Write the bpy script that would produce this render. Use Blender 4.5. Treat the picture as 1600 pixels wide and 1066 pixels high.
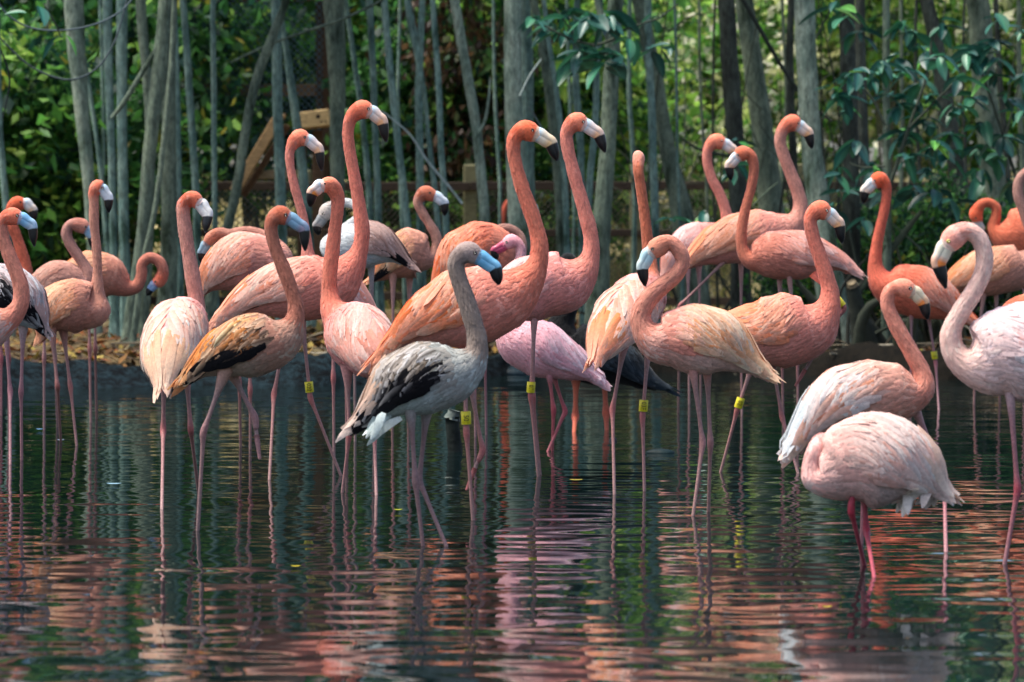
import bpy, bmesh, math, random
import numpy as np
from mathutils import Vector, Matrix

for o in list(bpy.data.objects):
    bpy.data.objects.remove(o)
scene = bpy.context.scene
COL = scene.collection

# ------------------------------------------------------------------ camera
FPX, HOR, CAMH = 5000.0, 387.0, 0.88      # focal length in photo pixels, horizon row, eye height
cam_d = bpy.data.cameras.new('camera')
cam = bpy.data.objects.new('camera', cam_d)
COL.objects.link(cam)
cam.location = (0, 0, CAMH)
cam.rotation_euler = (math.radians(90), 0, 0)
cam_d.sensor_width = 36.0
cam_d.lens = FPX / 1600 * 36.0
cam_d.shift_y = -(533 - HOR) / 1600.0
cam_d.clip_end = 600
cam_d.clip_start = 0.1
cam_d.dof.use_dof = True
cam_d.dof.focus_distance = 11.6
cam_d.dof.aperture_fstop = 5.6
scene.camera = cam

# ------------------------------------------------------------------ world, sun, exposure
SUN_DIR = Vector((-0.36, -0.04, 0.93)).normalized()      # towards the sun
world = bpy.data.worlds.new('World')
scene.world = world
world.use_nodes = True
wn = world.node_tree
sky = wn.nodes.new('ShaderNodeTexSky')
sky.sky_type = 'NISHITA'
sky.sun_disc = False
sky.air_density = 0.8
sky.dust_density = 4.0
sky.ozone_density = 0.6
sky.sun_elevation = math.asin(SUN_DIR.z)
sky.sun_rotation = math.atan2(SUN_DIR.x, SUN_DIR.y)
wn.nodes['Background'].inputs['Strength'].default_value = 0.15
wn.links.new(sky.outputs['Color'], wn.nodes['Background'].inputs['Color'])
sun_d = bpy.data.lights.new('sun', 'SUN')
sun_d.energy = 2.4
sun_d.angle = math.radians(14)
sun_d.color = (1.0, 0.95, 0.87)
sun = bpy.data.objects.new('sun', sun_d)
COL.objects.link(sun)
sun.rotation_euler = SUN_DIR.to_track_quat('Z', 'Y').to_euler()
scene.view_settings.view_transform = 'Standard'
scene.view_settings.look = 'None'
scene.view_settings.gamma = 1.0
scene.view_settings.exposure = 1.0
scene.view_settings.use_curve_mapping = False

# ------------------------------------------------------------------ helpers
rng = np.random.default_rng(7)
random.seed(7)

def P(u, v, Y):
    """photo pixel at distance Y -> world point"""
    return np.array([(u - 800.0) * Y / FPX, Y, CAMH - (v - HOR) * Y / FPX])

def lin(h):
    if not isinstance(h, str):
        return np.array(h, float)
    c = np.array([int(h[i:i + 2], 16) / 255 for i in (1, 3, 5)])
    return np.where(c <= 0.04045, c / 12.92, ((c + 0.055) / 1.055) ** 2.4)

def nrm(v):
    n = np.linalg.norm(v)
    return v / n if n > 1e-9 else v

def tag(o, label=None, cat=None, group=None, kind=None):
    if label: o['label'] = label
    if cat: o['category'] = cat
    if group: o['group'] = group
    if kind: o['kind'] = kind
    return o

def empty(name, loc):
    o = bpy.data.objects.new(name, None)
    o.empty_display_size = 0.1
    o.location = tuple(loc)
    COL.objects.link(o)
    return o

class MB:
    """collects verts / faces / colours and builds one mesh object"""
    def __init__(s):
        s.v, s.f, s.c, s.m, s.n = [], [], [], [], 0
    def add(s, v, f, c=None, mi=0):
        v = np.asarray(v, float).reshape(-1, 3)
        s.v.append(v)
        if c is None: c = (1, 1, 1)
        c = np.asarray(c, float)
        if c.ndim == 1: c = np.tile(c, (len(v), 1))
        s.c.append(c)
        n = s.n
        s.f.extend([tuple(i + n for i in q) for q in f])
        s.m.extend([mi] * len(f))
        s.n += len(v)
    def mesh(s, name, mats, smooth=True, origin=(0, 0, 0)):
        me = bpy.data.meshes.new(name)
        v = np.concatenate(s.v) - np.asarray(origin, float)
        me.from_pydata(v.tolist(), [], s.f)
        at = me.color_attributes.new('Col', 'FLOAT_COLOR', 'POINT')
        c = np.concatenate(s.c)
        at.data.foreach_set('color', np.c_[c, np.ones(len(c))].astype(np.float32).ravel())
        for m in (mats if isinstance(mats, (list, tuple)) else [mats]):
            me.materials.append(m)
        me.polygons.foreach_set('material_index', s.m)
        if smooth:
            me.polygons.foreach_set('use_smooth', [True] * len(me.polygons))
        me.update()
        return me
    def build(s, name, mats, parent=None, smooth=True, origin=None):
        if origin is None:
            origin = parent.location if parent is not None else (0, 0, 0)
            if parent is not None and parent.parent is not None:
                origin = np.asarray(parent.matrix_basis.translation) + np.asarray(parent.parent.location)
        o = bpy.data.objects.new(name, s.mesh(name, mats, smooth, origin))
        if parent is not None:
            o.parent = parent
        else:
            o.location = tuple(origin)
        COL.objects.link(o)
        return o

def hermite(ctrl, m):
    """smooth curve through control rows (first 3 columns are xyz); returns m rows"""
    c = np.asarray(ctrl, float)
    n = len(c)
    d = np.r_[0, np.cumsum(np.maximum(np.sqrt(np.linalg.norm(np.diff(c[:, :3], axis=0), axis=1)), 1e-4))]
    tan = np.zeros_like(c)
    for i in range(n):
        if i == 0: tan[i] = (c[1] - c[0]) / (d[1] - d[0])
        elif i == n - 1: tan[i] = (c[-1] - c[-2]) / (d[-1] - d[-2])
        else:
            h0, h1 = d[i] - d[i - 1], d[i + 1] - d[i]
            tan[i] = ((c[i] - c[i - 1]) / h0 * h1 + (c[i + 1] - c[i]) / h1 * h0) / (h0 + h1)
    ts = np.linspace(0, d[-1], m)
    k = np.clip(np.searchsorted(d, ts, 'right') - 1, 0, n - 2)
    h = d[k + 1] - d[k]
    t = ((ts - d[k]) / h)[:, None]
    h = h[:, None]
    return (2 * t**3 - 3 * t**2 + 1) * c[k] + (t**3 - 2 * t**2 + t) * h * tan[k] + (-2 * t**3 + 3 * t**2) * c[k + 1] + (t**3 - t**2) * h * tan[k + 1]

def frames(p, side0=None):
    T = np.gradient(p, axis=0)
    T /= np.maximum(np.linalg.norm(T, axis=1), 1e-9)[:, None]
    if side0 is None:
        side0 = np.array([1., 0, 0]) if abs(T[0][0]) < .8 else np.array([0, 1., 0])
    S = np.zeros_like(p)
    s = np.asarray(side0, float)
    for i in range(len(p)):
        s = nrm(s - T[i] * s.dot(T[i]))
        S[i] = s
    U = np.cross(S, T)
    return T, S, U

def loft(p, S, U, rs, ru, seg=12, cap=True, jitter=None):
    n = len(p)
    a = np.linspace(0, 2 * np.pi, seg, endpoint=False)
    v = p[:, None] + U[:, None] * (ru[:, None] * np.cos(a))[..., None] + S[:, None] * (rs[:, None] * np.sin(a))[..., None]
    if jitter is not None:
        v = p[:, None] + (v - p[:, None]) * jitter[..., None]
    v = v.reshape(-1, 3)
    f = []
    for i in range(n - 1):
        for j in range(seg):
            k = (j + 1) % seg
            f.append((i * seg + j, i * seg + k, (i + 1) * seg + k, (i + 1) * seg + j))
    if cap:
        f.append(tuple(range(seg)))
        f.append(tuple(range((n - 1) * seg, n * seg))[::-1])
    return v, f

def tube(mb, ctrl, m=16, seg=8, col=(1, 1, 1), mi=0, rough=0.0):
    """ctrl rows: x y z r"""
    c = hermite(ctrl, m)
    T, S, U = frames(c[:, :3])
    r = np.maximum(c[:, 3], 1e-4)
    jit = None
    if rough:
        jit = 1 + rough * rng.normal(size=(m, seg))
    v, f = loft(c[:, :3], S, U, r, r, seg, jitter=jit)
    cc = np.asarray(col, float)
    if cc.ndim == 2:
        x = np.linspace(0, 1, len(cc)); t = np.linspace(0, 1, m)
        cc = np.stack([np.interp(t, x, cc[:, k]) for k in range(3)], 1)
        cc = np.repeat(cc, seg, axis=0)
    mb.add(v, f, cc, mi)

def box(mb, c, h, R=None, col=(1, 1, 1), bev=0.0, mi=0):
    bm = bmesh.new()
    bmesh.ops.create_cube(bm, size=2.0)
    for v in bm.verts:
        v.co = Vector((v.co.x * h[0], v.co.y * h[1], v.co.z * h[2]))
    if bev:
        bmesh.ops.bevel(bm, geom=bm.edges[:], offset=bev, segments=1, affect='EDGES')
    bm.verts.ensure_lookup_table()
    vv = np.array([v.co[:] for v in bm.verts])
    ff = [[v.index for v in f.verts] for f in bm.faces]
    bm.free()
    if R is not None:
        vv = vv @ np.asarray(R).T
    mb.add(vv + np.asarray(c, float), ff, col, mi)

# ------------------------------------------------------------------ materials
def new_mat(name):
    m = bpy.data.materials.new(name)
    m.use_nodes = True
    nt = m.node_tree
    return m, nt, nt.nodes['Principled BSDF']

def N(nt, typ, **kw):
    n = nt.nodes.new(typ)
    for k, v in kw.items():
        if k in n.inputs: n.inputs[k].default_value = v
        else: setattr(n, k, v)
    return n

def attr_mat(name, scale=60, amount=0.25, rough=0.8, bump=0.2, sheen=0.0, stretch=(1, 1, 1), spec=0.3, bscale=None, sss=0.0, trans=0.0):
    m, nt, b = new_mat(name)
    at = N(nt, 'ShaderNodeVertexColor', layer_name='Col')
    tc = N(nt, 'ShaderNodeTexCoord')
    mp = N(nt, 'ShaderNodeMapping')
    mp.inputs['Scale'].default_value = stretch
    nt.links.new(tc.outputs['Object'], mp.inputs['Vector'])
    no = N(nt, 'ShaderNodeTexNoise', Scale=scale, Detail=4.0, Roughness=0.65)
    nt.links.new(mp.outputs['Vector'], no.inputs['Vector'])
    mr = N(nt, 'ShaderNodeMapRange')
    mr.inputs['From Min'].default_value = 0.3; mr.inputs['From Max'].default_value = 0.7
    mr.inputs['To Min'].default_value = 1 - amount; mr.inputs['To Max'].default_value = 1 + amount * 0.6
    nt.links.new(no.outputs['Fac'], mr.inputs['Value'])
    mx = N(nt, 'ShaderNodeVectorMath', operation='SCALE')
    nt.links.new(at.outputs['Color'], mx.inputs[0])
    nt.links.new(mr.outputs['Result'], mx.inputs['Scale'])
    nt.links.new(mx.outputs['Vector'], b.inputs['Base Color'])
    b.inputs['Roughness'].default_value = rough
    b.inputs['Specular IOR Level'].default_value = spec
    b.inputs['Sheen Weight'].default_value = sheen
    if bump:
        n2 = N(nt, 'ShaderNodeTexNoise', Scale=bscale or scale * 2, Detail=3.0)
        nt.links.new(mp.outputs['Vector'], n2.inputs['Vector'])
        bp = N(nt, 'ShaderNodeBump', Strength=bump, Distance=0.01)
        nt.links.new(n2.outputs['Fac'], bp.inputs['Height'])
        nt.links.new(bp.outputs['Normal'], b.inputs['Normal'])
    if trans:
        tr = N(nt, 'ShaderNodeBsdfTranslucent')
        nt.links.new(mx.outputs['Vector'], tr.inputs['Color'])
        ms = N(nt, 'ShaderNodeMixShader')
        ms.inputs['Fac'].default_value = trans
        nt.links.new(b.outputs['BSDF'], ms.inputs[1]); nt.links.new(tr.outputs['BSDF'], ms.inputs[2])
        nt.links.new(ms.outputs['Shader'], nt.nodes['Material Output'].inputs['Surface'])
    return m

M_skin = attr_mat('flamingo_down', 130, 0.20, 0.85, 0.35, 0.15, spec=0.15, bscale=160)
M_feather = attr_mat('flamingo_feather', 90, 0.20, 0.8, 0.15, 0.15, spec=0.15, bscale=220, trans=0.30)
M_leg = attr_mat('flamingo_leg', 120, 0.30, 0.5, 0.3, 0.0, spec=0.4)
M_bill = attr_mat('flamingo_bill', 60, 0.12, 0.32, 0.05, 0.0, spec=0.5)
M_eye = attr_mat('eye_gloss', 10, 0.0, 0.08, 0.0, spec=0.6)
M_band = attr_mat('band_plastic', 60, 0.12, 0.4, 0.0, spec=0.5)
M_leaf = attr_mat('leaf', 9, 0.25, 0.5, 0.0, 0.0, spec=0.35, trans=0.5)
M_bigleaf = attr_mat('glossy_leaf', 25, 0.25, 0.38, 0.1, 0.0, spec=0.5, trans=0.18)
M_twig = attr_mat('twig', 30, 0.35, 0.85, 0.3)
M_litter = attr_mat('leaf_litter', 30, 0.35, 0.8, 0.2, trans=0.1)
M_wood = attr_mat('weathered_wood', 14, 0.45, 0.8, 0.4, stretch=(1, 1, 6))
M_wire = attr_mat('wire', 40, 0.3, 0.5, 0.0)
M_rock = attr_mat('wet_stone', 18, 0.5, 0.6, 0.5, spec=0.15)

def bark_mat(name, c0, c1, moss):
    m, nt, b = new_mat(name)
    tc = N(nt, 'ShaderNodeTexCoord')
    mp = N(nt, 'ShaderNodeMapping'); mp.inputs['Scale'].default_value = (1, 1, 0.35)
    nt.links.new(tc.outputs['Object'], mp.inputs['Vector'])
    n1 = N(nt, 'ShaderNodeTexNoise', Scale=5.0, Detail=6.0, Roughness=0.7)
    n2 = N(nt, 'ShaderNodeTexNoise', Scale=38.0, Detail=5.0, Roughness=0.75)
    n3 = N(nt, 'ShaderNodeTexVoronoi', Scale=26.0)
    for n in (n1, n2): nt.links.new(mp.outputs['Vector'], n.inputs['Vector'])
    mp2 = N(nt, 'ShaderNodeMapping'); mp2.inputs['Scale'].default_value = (1, 1, 4.5)
    nt.links.new(tc.outputs['Object'], mp2.inputs['Vector'])
    nt.links.new(mp2.outputs['Vector'], n3.inputs['Vector'])
    r1 = N(nt, 'ShaderNodeValToRGB')
    e = r1.color_ramp.elements
    e[0].position, e[0].color = 0.38, (*lin(moss), 1)
    e[1].position, e[1].color = 0.60, (*lin(c1), 1)
    x = e.new(0.47); x.color = (*lin(c0), 1)
    nt.links.new(n1.outputs['Fac'], r1.inputs['Fac'])
    mr = N(nt, 'ShaderNodeMapRange')
    mr.inputs['From Min'].default_value = 0.3; mr.inputs['From Max'].default_value = 0.72
    mr.inputs['To Min'].default_value = 0.35; mr.inputs['To Max'].default_value = 1.45
    nt.links.new(n2.outputs['Fac'], mr.inputs['Value'])
    mr2 = N(nt, 'ShaderNodeMapRange')
    mr2.inputs['From Min'].default_value = 0.03; mr2.inputs['From Max'].default_value = 0.16
    mr2.inputs['To Min'].default_value = 0.35; mr2.inputs['To Max'].default_value = 1.0
    nt.links.new(n3.outputs['Distance'], mr2.inputs['Value'])
    mu = N(nt, 'ShaderNodeMath', operation='MULTIPLY')
    nt.links.new(mr.outputs['Result'], mu.inputs[0]); nt.links.new(mr2.outputs['Result'], mu.inputs[1])
    sc = N(nt, 'ShaderNodeVectorMath', operation='SCALE')
    nt.links.new(r1.outputs['Color'], sc.inputs[0]); nt.links.new(mu.outputs['Value'], sc.inputs['Scale'])
    nt.links.new(sc.outputs['Vector'], b.inputs['Base Color'])
    b.inputs['Roughness'].default_value = 0.9
    b.inputs['Specular IOR Level'].default_value = 0.2
    bp = N(nt, 'ShaderNodeBump', Strength=0.6, Distance=0.02)
    nt.links.new(mu.outputs['Value'], bp.inputs['Height'])
    nt.links.new(bp.outputs['Normal'], b.inputs['Normal'])
    return m

BARK = {'pale': bark_mat('bark_pale', '#7c907f', '#a4b29c', '#47573f'),
        'teal': bark_mat('bark_teal', '#6c8a80', '#8ea898', '#3e584a'),
        'mid': bark_mat('bark_mid', '#647464', '#83917a', '#364434'),
        'dark': bark_mat('bark_dark', '#3a3f38', '#525a50', '#262b24')}

# ground
def ground_mat():
    m, nt, b = new_mat('forest_floor')
    tc = N(nt, 'ShaderNodeTexCoord')
    n1 = N(nt, 'ShaderNodeTexNoise', Scale=1.3, Detail=6.0, Roughness=0.7)
    n2 = N(nt, 'ShaderNodeTexVoronoi', Scale=16.0)
    nt.links.new(tc.outputs['Object'], n1.inputs['Vector'])
    nt.links.new(tc.outputs['Object'], n2.inputs['Vector'])
    r = N(nt, 'ShaderNodeValToRGB')
    e = r.color_ramp.elements
    e[0].position, e[0].color = 0.32, (0.025, 0.02, 0.014, 1)
    e[1].position, e[1].color = 0.72, (0.20, 0.15, 0.075, 1)
    x = e.new(0.5); x.color = (0.075, 0.055, 0.03, 1)
    mix = N(nt, 'ShaderNodeMath', operation='MULTIPLY_ADD')
    mix.inputs[1].default_value = 0.35
    nt.links.new(n2.outputs['Color'], mix.inputs[0])
    mm = N(nt, 'ShaderNodeMath', operation='MULTIPLY'); mm.inputs[1].default_value = 0.75
    nt.links.new(n1.outputs['Fac'], mm.inputs[0])
    nt.links.new(mm.outputs['Value'], mix.inputs[2])
    nt.links.new(mix.outputs['Value'], r.inputs['Fac'])
    # drier straw beyond the fence
    sep = N(nt, 'ShaderNodeSeparateXYZ'); nt.links.new(tc.outputs['Object'], sep.inputs[0])
    mr = N(nt, 'ShaderNodeMapRange')
    mr.inputs['From Min'].default_value = 30.5; mr.inputs['From Max'].default_value = 34.0
    nt.links.new(sep.outputs['Y'], mr.inputs['Value'])
    straw = N(nt, 'ShaderNodeValToRGB')
    q = straw.color_ramp.elements
    q[0].position, q[0].color = 0.3, (0.10, 0.09, 0.035, 1)
    q[1].position, q[1].color = 0.7, (0.42, 0.36, 0.19, 1)
    nt.links.new(mix.outputs['Value'], straw.inputs['Fac'])
    mc = N(nt, 'ShaderNodeMix', data_type='RGBA')
    nt.links.new(mr.outputs['Result'], mc.inputs['Factor'])
    nt.links.new(r.outputs['Color'], mc.inputs['A']); nt.links.new(straw.outputs['Color'], mc.inputs['B'])
    nt.links.new(mc.outputs['Result'], b.inputs['Base Color'])
    b.inputs['Roughness'].default_value = 0.95
    b.inputs['Specular IOR Level'].default_value = 0.05
    bp = N(nt, 'ShaderNodeBump', Strength=0.8, Distance=0.05)
    nt.links.new(mix.outputs['Value'], bp.inputs['Height'])
    nt.links.new(bp.outputs['Normal'], b.inputs['Normal'])
    return m
M_ground = ground_mat()

def liner_mat():
    m, nt, b = new_mat('pond_liner_wet')
    tc = N(nt, 'ShaderNodeTexCoord')
    n1 = N(nt, 'ShaderNodeTexNoise', Scale=13.0, Detail=8.0, Roughness=0.8)
    nt.links.new(tc.outputs['Object'], n1.inputs['Vector'])
    r = N(nt, 'ShaderNodeValToRGB')
    e = r.color_ramp.elements
    e[0].position, e[0].color = 0.44, (0.0025, 0.004, 0.005, 1)
    e[1].position, e[1].color = 0.64, (0.016, 0.034, 0.042, 1)
    nt.links.new(n1.outputs['Fac'], r.inputs['Fac'])
    mud = N(nt, 'ShaderNodeValToRGB')
    q = mud.color_ramp.elements
    q[0].position, q[0].color = 0.42, (0.005, 0.005, 0.004, 1)
    q[1].position, q[1].color = 0.68, (0.016, 0.013, 0.009, 1)
    nt.links.new(n1.outputs['Fac'], mud.inputs['Fac'])
    sep = N(nt, 'ShaderNodeSeparateXYZ'); nt.links.new(tc.outputs['Object'], sep.inputs[0])
    mr = N(nt, 'ShaderNodeMapRange')
    mr.inputs['From Min'].default_value = -0.6; mr.inputs['From Max'].default_value = 0.6
    nt.links.new(sep.outputs['X'], mr.inputs['Value'])
    mc = N(nt, 'ShaderNodeMix', data_type='RGBA')
    nt.links.new(mr.outputs['Result'], mc.inputs['Factor'])
    nt.links.new(r.outputs['Color'], mc.inputs['A']); nt.links.new(mud.outputs['Color'], mc.inputs['B'])
    nt.links.new(mc.outputs['Result'], b.inputs['Base Color'])
    b.inputs['Specular IOR Level'].default_value = 0.06
    b.inputs['Roughness'].default_value = 0.8
    bp = N(nt, 'ShaderNodeBump', Strength=0.7, Distance=0.03)
    nt.links.new(n1.outputs['Fac'], bp.inputs['Height'])
    nt.links.new(bp.outputs['Normal'], b.inputs['Normal'])
    return m
M_liner = liner_mat()

def water_mat():
    m, nt, b = new_mat('pond_water')
    b.inputs['Base Color'].default_value = (0.0025, 0.008, 0.008, 1)
    b.inputs['Roughness'].default_value = 0.02
    b.inputs['IOR'].default_value = 1.333
    b.inputs['Specular IOR Level'].default_value = 0.5
    tc = N(nt, 'ShaderNodeTexCoord')
    mp = N(nt, 'ShaderNodeMapping'); mp.inputs['Scale'].default_value = (9, 26, 1)
    nt.links.new(tc.outputs['Object'], mp.inputs['Vector'])
    n = N(nt, 'ShaderNodeTexNoise', Scale=1.0, Detail=2.0)
    nt.links.new(mp.outputs['Vector'], n.inputs['Vector'])
    bp = N(nt, 'ShaderNodeBump', Strength=0.04, Distance=0.006)
    nt.links.new(n.outputs['Fac'], bp.inputs['Height'])
    nt.links.new(bp.outputs['Normal'], b.inputs['Normal'])
    return m
M_water = water_mat()

# ------------------------------------------------------------------ setting: ground, liner bank, water
def edge_y(x):
    """front edge of the bank, metres from the camera"""
    return np.interp(x, [-14, -4, -2.6, -1.2, 0.2, 1.5, 2.6, 4, 14], [18.5, 19.6, 20.2, 20.6, 22.4, 22.6, 21.6, 20.2, 19]) \
        + 0.18 * np.sin(x * 2.3) + 0.08 * np.sin(x * 6.1 + 1)

def ground_z(x, y):
    e = edge_y(x)
    d = y - e
    side = np.maximum(np.abs(x) - 12.5, 0)
    land = np.clip(np.maximum(d / 0.35, side / 0.5), 0, 1)
    z = -0.28 + (0.28 + 0.13) * land * land * (3 - 2 * land)
    z = z + np.clip(d - 0.3, 0, 10) * 0.012 * land
    hill = np.clip((y - 33) / 14, 0, 1)
    z = z + 1.7 * hill * hill * (3 - 2 * hill)
    z = z + land * (0.03 * np.sin(x * 1.7 + y) * np.cos(y * 1.3 - x * .6) + 0.015 * np.sin(x * 5.1) * np.sin(y * 4.7))
    return z

def grid_obj(name, xs, ys, zf, mat):
    X, Y = np.meshgrid(xs, ys)
    Z = zf(X, Y)
    v = np.stack([X, Y, Z], -1).reshape(-1, 3).astype(np.float32)
    nx, ny = len(xs), len(ys)
    i = np.arange(nx * ny).reshape(ny, nx)
    q = np.stack([i[:-1, :-1], i[:-1, 1:], i[1:, 1:], i[1:, :-1]], -1).reshape(-1, 4)
    me = bpy.data.meshes.new(name)
    me.vertices.add(len(v)); me.vertices.foreach_set('co', v.ravel())
    me.loops.add(q.size); me.loops.foreach_set('vertex_index', q.ravel().astype(np.int32))
    me.polygons.add(len(q))
    me.polygons.foreach_set('loop_start', np.arange(0, q.size, 4, dtype=np.int32))
    me.polygons.foreach_set('use_smooth', np.ones(len(q), bool))
    me.update(calc_edges=True)
    me.materials.append(mat)
    o = bpy.data.objects.new(name, me)
    COL.objects.link(o)
    return o

xs = np.r_[np.linspace(-160, -16, 14), np.linspace(-14, 14, 190), np.linspace(16, 160, 14)]
ys = np.r_[np.linspace(-60, 15, 12), np.linspace(17.5, 24, 90), np.linspace(24.3, 50, 70), np.linspace(54, 300, 16)]
tag(grid_obj('ground', xs, ys, ground_z, M_ground), kind='structure')

# water with real ripples
wr = np.random.default_rng(3)
WAVES = []
for k in range(46):
    lam = 0.075 * (3.4 ** wr.random())
    ang = wr.normal(0, 0.62) + math.pi / 2
    slope = 0.0042
    WAVES.append((2 * math.pi / lam * math.cos(ang), 2 * math.pi / lam * math.sin(ang), slope * lam / (2 * math.pi), wr.random() * 6.283))
for k in range(16):
    lam = 0.25 * (2.8 ** wr.random())
    ang = wr.normal(0, 0.6) + math.pi / 2
    WAVES.append((2 * math.pi / lam * math.cos(ang), 2 * math.pi / lam * math.sin(ang), 0.0036 * lam / (2 * math.pi), wr.random() * 6.283))
for k in range(8):
    lam = 0.8 + 1.6 * wr.random()
    ang = wr.normal(0, 0.7) + math.pi / 2
    WAVES.append((2 * math.pi / lam * math.cos(ang), 2 * math.pi / lam * math.sin(ang), 0.0016 * lam / (2 * math.pi), wr.random() * 6.283))
RINGS = [P(u, v, FPX * CAMH / (v - HOR)) for u, v in ((661, 853), (697, 853), (841, 745), (1351, 884), (1366, 902), (309, 830), (1083, 806), (1107, 800), (253, 795), (311, 765), (535, 770), (588, 774), (421, 750), (533, 744), (739, 813), (1007, 768), (960, 772), (1126, 738), (1247, 740), (1570, 880), (1478, 862), (863, 705), (856, 706), (391, 703), (120, 697), (16, 726), (34, 720))]
def water_z(X, Y):
    Z = np.zeros_like(X)
    mod = 0.80 + 0.22 * np.sin(X * 0.9 + 0.6 * np.sin(Y * .5)) * np.cos(Y * 0.55 + 0.4 * X)
    for kx, ky, a, ph in WAVES:
        Z += a * np.cos(kx * X + ky * Y + ph)
    Z *= mod * (1.0 + 0.30 * np.sin(X * 2.7 + 1.3 * np.sin(Y * 1.1)) * np.sin(Y * 1.9 + X * .7))
    for c in RINGS:
        r = np.hypot(X - c[0], Y - c[1])
        Z += 0.0009 * np.sin(r * 58) * np.exp(-r * 5.0) * np.clip(r / .03, 0, 1)
    return Z
xw = np.r_[np.linspace(-13.5, -4.7, 30), np.linspace(-4.6, 4.6, 170), np.linspace(4.7, 13.5, 30)]
yw = np.r_[np.linspace(-40, 5.2, 20), np.arange(5.3, 12, 0.017), np.arange(12, 23.5, 0.026)]
tag(grid_obj('water', xw, yw, water_z, M_water), kind='structure')

# wet liner rim along the bank
def liner():
    mb = MB()
    xs = np.linspace(-12, 12, 330)
    prof = [(-0.30, -0.12), (-0.12, 0.0), (-0.05, 0.045), (0.06, 0.10), (0.16, 0.15), (0.26, 0.175), (0.36, 0.15), (0.44, 0.10)]
    V = []
    for i, x in enumerate(xs):
        e = edge_y(np.array([x]))[0]
        for j, (dy, z) in enumerate(prof):
            V.append((x, e + dy * (1 if x < -.5 else .6) + 0.03 * math.sin(x * 9 + j) + wr.normal(0, .012), z * (1 + .22 * math.sin(x * 3.1) + .12 * math.sin(x * 11)) + wr.normal(0, .007)))
    n = len(prof)
    F = [(i * n + j, (i + 1) * n + j, (i + 1) * n + j + 1, i * n + j + 1) for i in range(len(xs) - 1) for j in range(n - 1)]
    mb.add(V, F)
    o = mb.build('pond_edge', M_liner)
    tag(o, kind='structure')
liner()

# ------------------------------------------------------------------ trees, stems, shrubs, fences
def zg(x, y): return float(ground_z(np.array(x, float), np.array(y, float)))

def leaf_cloud(n, ext, size, cols, shape='ell', seed=0, droop=0.5, holes=6):
    """mesh of folded leaf faces filling a volume; clumped, uneven"""
    R = np.random.default_rng(seed)
    K = max(8, n // 55)
    if shape == 'ell':
        d = R.normal(size=(K, 3)); d /= np.linalg.norm(d, axis=1)[:, None]
        cl = d * (R.random((K, 1)) ** .45) * np.asarray(ext)
    else:
        cl = (R.random((K, 3)) * 2 - 1) * np.asarray(ext)
    kk = R.integers(0, K, n)
    rad = (.10 + .16 * R.random(K))[kk] * max(ext) * (.55 if shape == 'ell' else .4)
    p = cl[kk] + R.normal(size=(n, 3)) * rad[:, None] * np.array([1, 1, .7])
    dr = R.normal(size=(n, 3)); dr[:, 2] -= droop; dr /= np.linalg.norm(dr, axis=1)[:, None]
    sd = np.cross(dr, R.normal(size=(n, 3)) * .6 + [0, 0, 1.0]); sd /= np.linalg.norm(sd, axis=1)[:, None]
    nn = np.cross(sd, dr)
    L = size * (.6 + .8 * R.random((n, 1))); W = L * (.20 + .12 * R.random((n, 1)))
    a = p; b = p + dr * L * .45 + sd * W - nn * W * .25; c = p + dr * L; d = p + dr * L * .45 - sd * W - nn * W * .25
    v = np.stack([a, b, c, d], 1).reshape(-1, 3)
    i = np.arange(n) * 4
    f = np.concatenate([np.stack([i, i + 1, i + 2], 1), np.stack([i, i + 2, i + 3], 1)])
    cols = np.array([lin(q) for q in cols]); w = R.random(n)
    clc = R.random(K)[kk]
    pick = np.clip((.5 * w + .5 * clc) * len(cols), 0, len(cols) - 1).astype(int)
    cc = cols[pick] * (1 + .2 * R.normal(size=(n, 1)))
    cc = np.repeat(np.clip(cc, .004, .9), 4, axis=0)
    me = bpy.data.meshes.new('foliage')
    me.vertices.add(len(v)); me.vertices.foreach_set('co', v.astype(np.float32).ravel())
    me.loops.add(f.size); me.loops.foreach_set('vertex_index', f.astype(np.int32).ravel())
    me.polygons.add(len(f)); me.polygons.foreach_set('loop_start', np.arange(0, f.size, 3, dtype=np.int32))
    me.update(calc_edges=True)
    at = me.color_attributes.new('Col', 'FLOAT_COLOR', 'POINT')
    at.data.foreach_set('color', np.c_[cc, np.ones(len(cc))].astype(np.float32).ravel())
    me.materials.append(M_leaf)
    return me

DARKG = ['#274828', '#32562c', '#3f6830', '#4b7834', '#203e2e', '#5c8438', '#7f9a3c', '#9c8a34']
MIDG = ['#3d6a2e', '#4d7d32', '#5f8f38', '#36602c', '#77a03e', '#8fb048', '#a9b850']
LIME_SUNLIT = ['#86a84e', '#a4bc62', '#bccc78', '#d0d894', '#6f9244', '#4c7438', '#e0e2b0', '#d8dcb8']  # sunlight on the right-hand foliage put into these pale leaf colours
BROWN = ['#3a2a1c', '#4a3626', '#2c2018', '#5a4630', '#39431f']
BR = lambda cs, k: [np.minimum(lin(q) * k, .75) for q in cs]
DARKG, MIDG, LIME_SUNLIT = [np.minimum(q * np.array([.80, 1, 1.12]), .7) for q in BR(DARKG, 1.05)], [q * np.array([.85, 1, 1.1]) for q in BR(MIDG, 1.05)], BR(LIME_SUNLIT, 1.3)
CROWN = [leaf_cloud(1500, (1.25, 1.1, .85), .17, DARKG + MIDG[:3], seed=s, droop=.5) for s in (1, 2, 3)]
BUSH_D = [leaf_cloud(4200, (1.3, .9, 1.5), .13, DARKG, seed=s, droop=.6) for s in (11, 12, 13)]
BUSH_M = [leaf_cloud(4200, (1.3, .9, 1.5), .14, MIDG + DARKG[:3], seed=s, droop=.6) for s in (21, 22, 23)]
BUSH_L = [leaf_cloud(3400, (1.4, 1.0, 1.6), .15, LIME_SUNLIT + MIDG[2:6], seed=s, droop=.6) for s in (31, 32, 33)]
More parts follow.
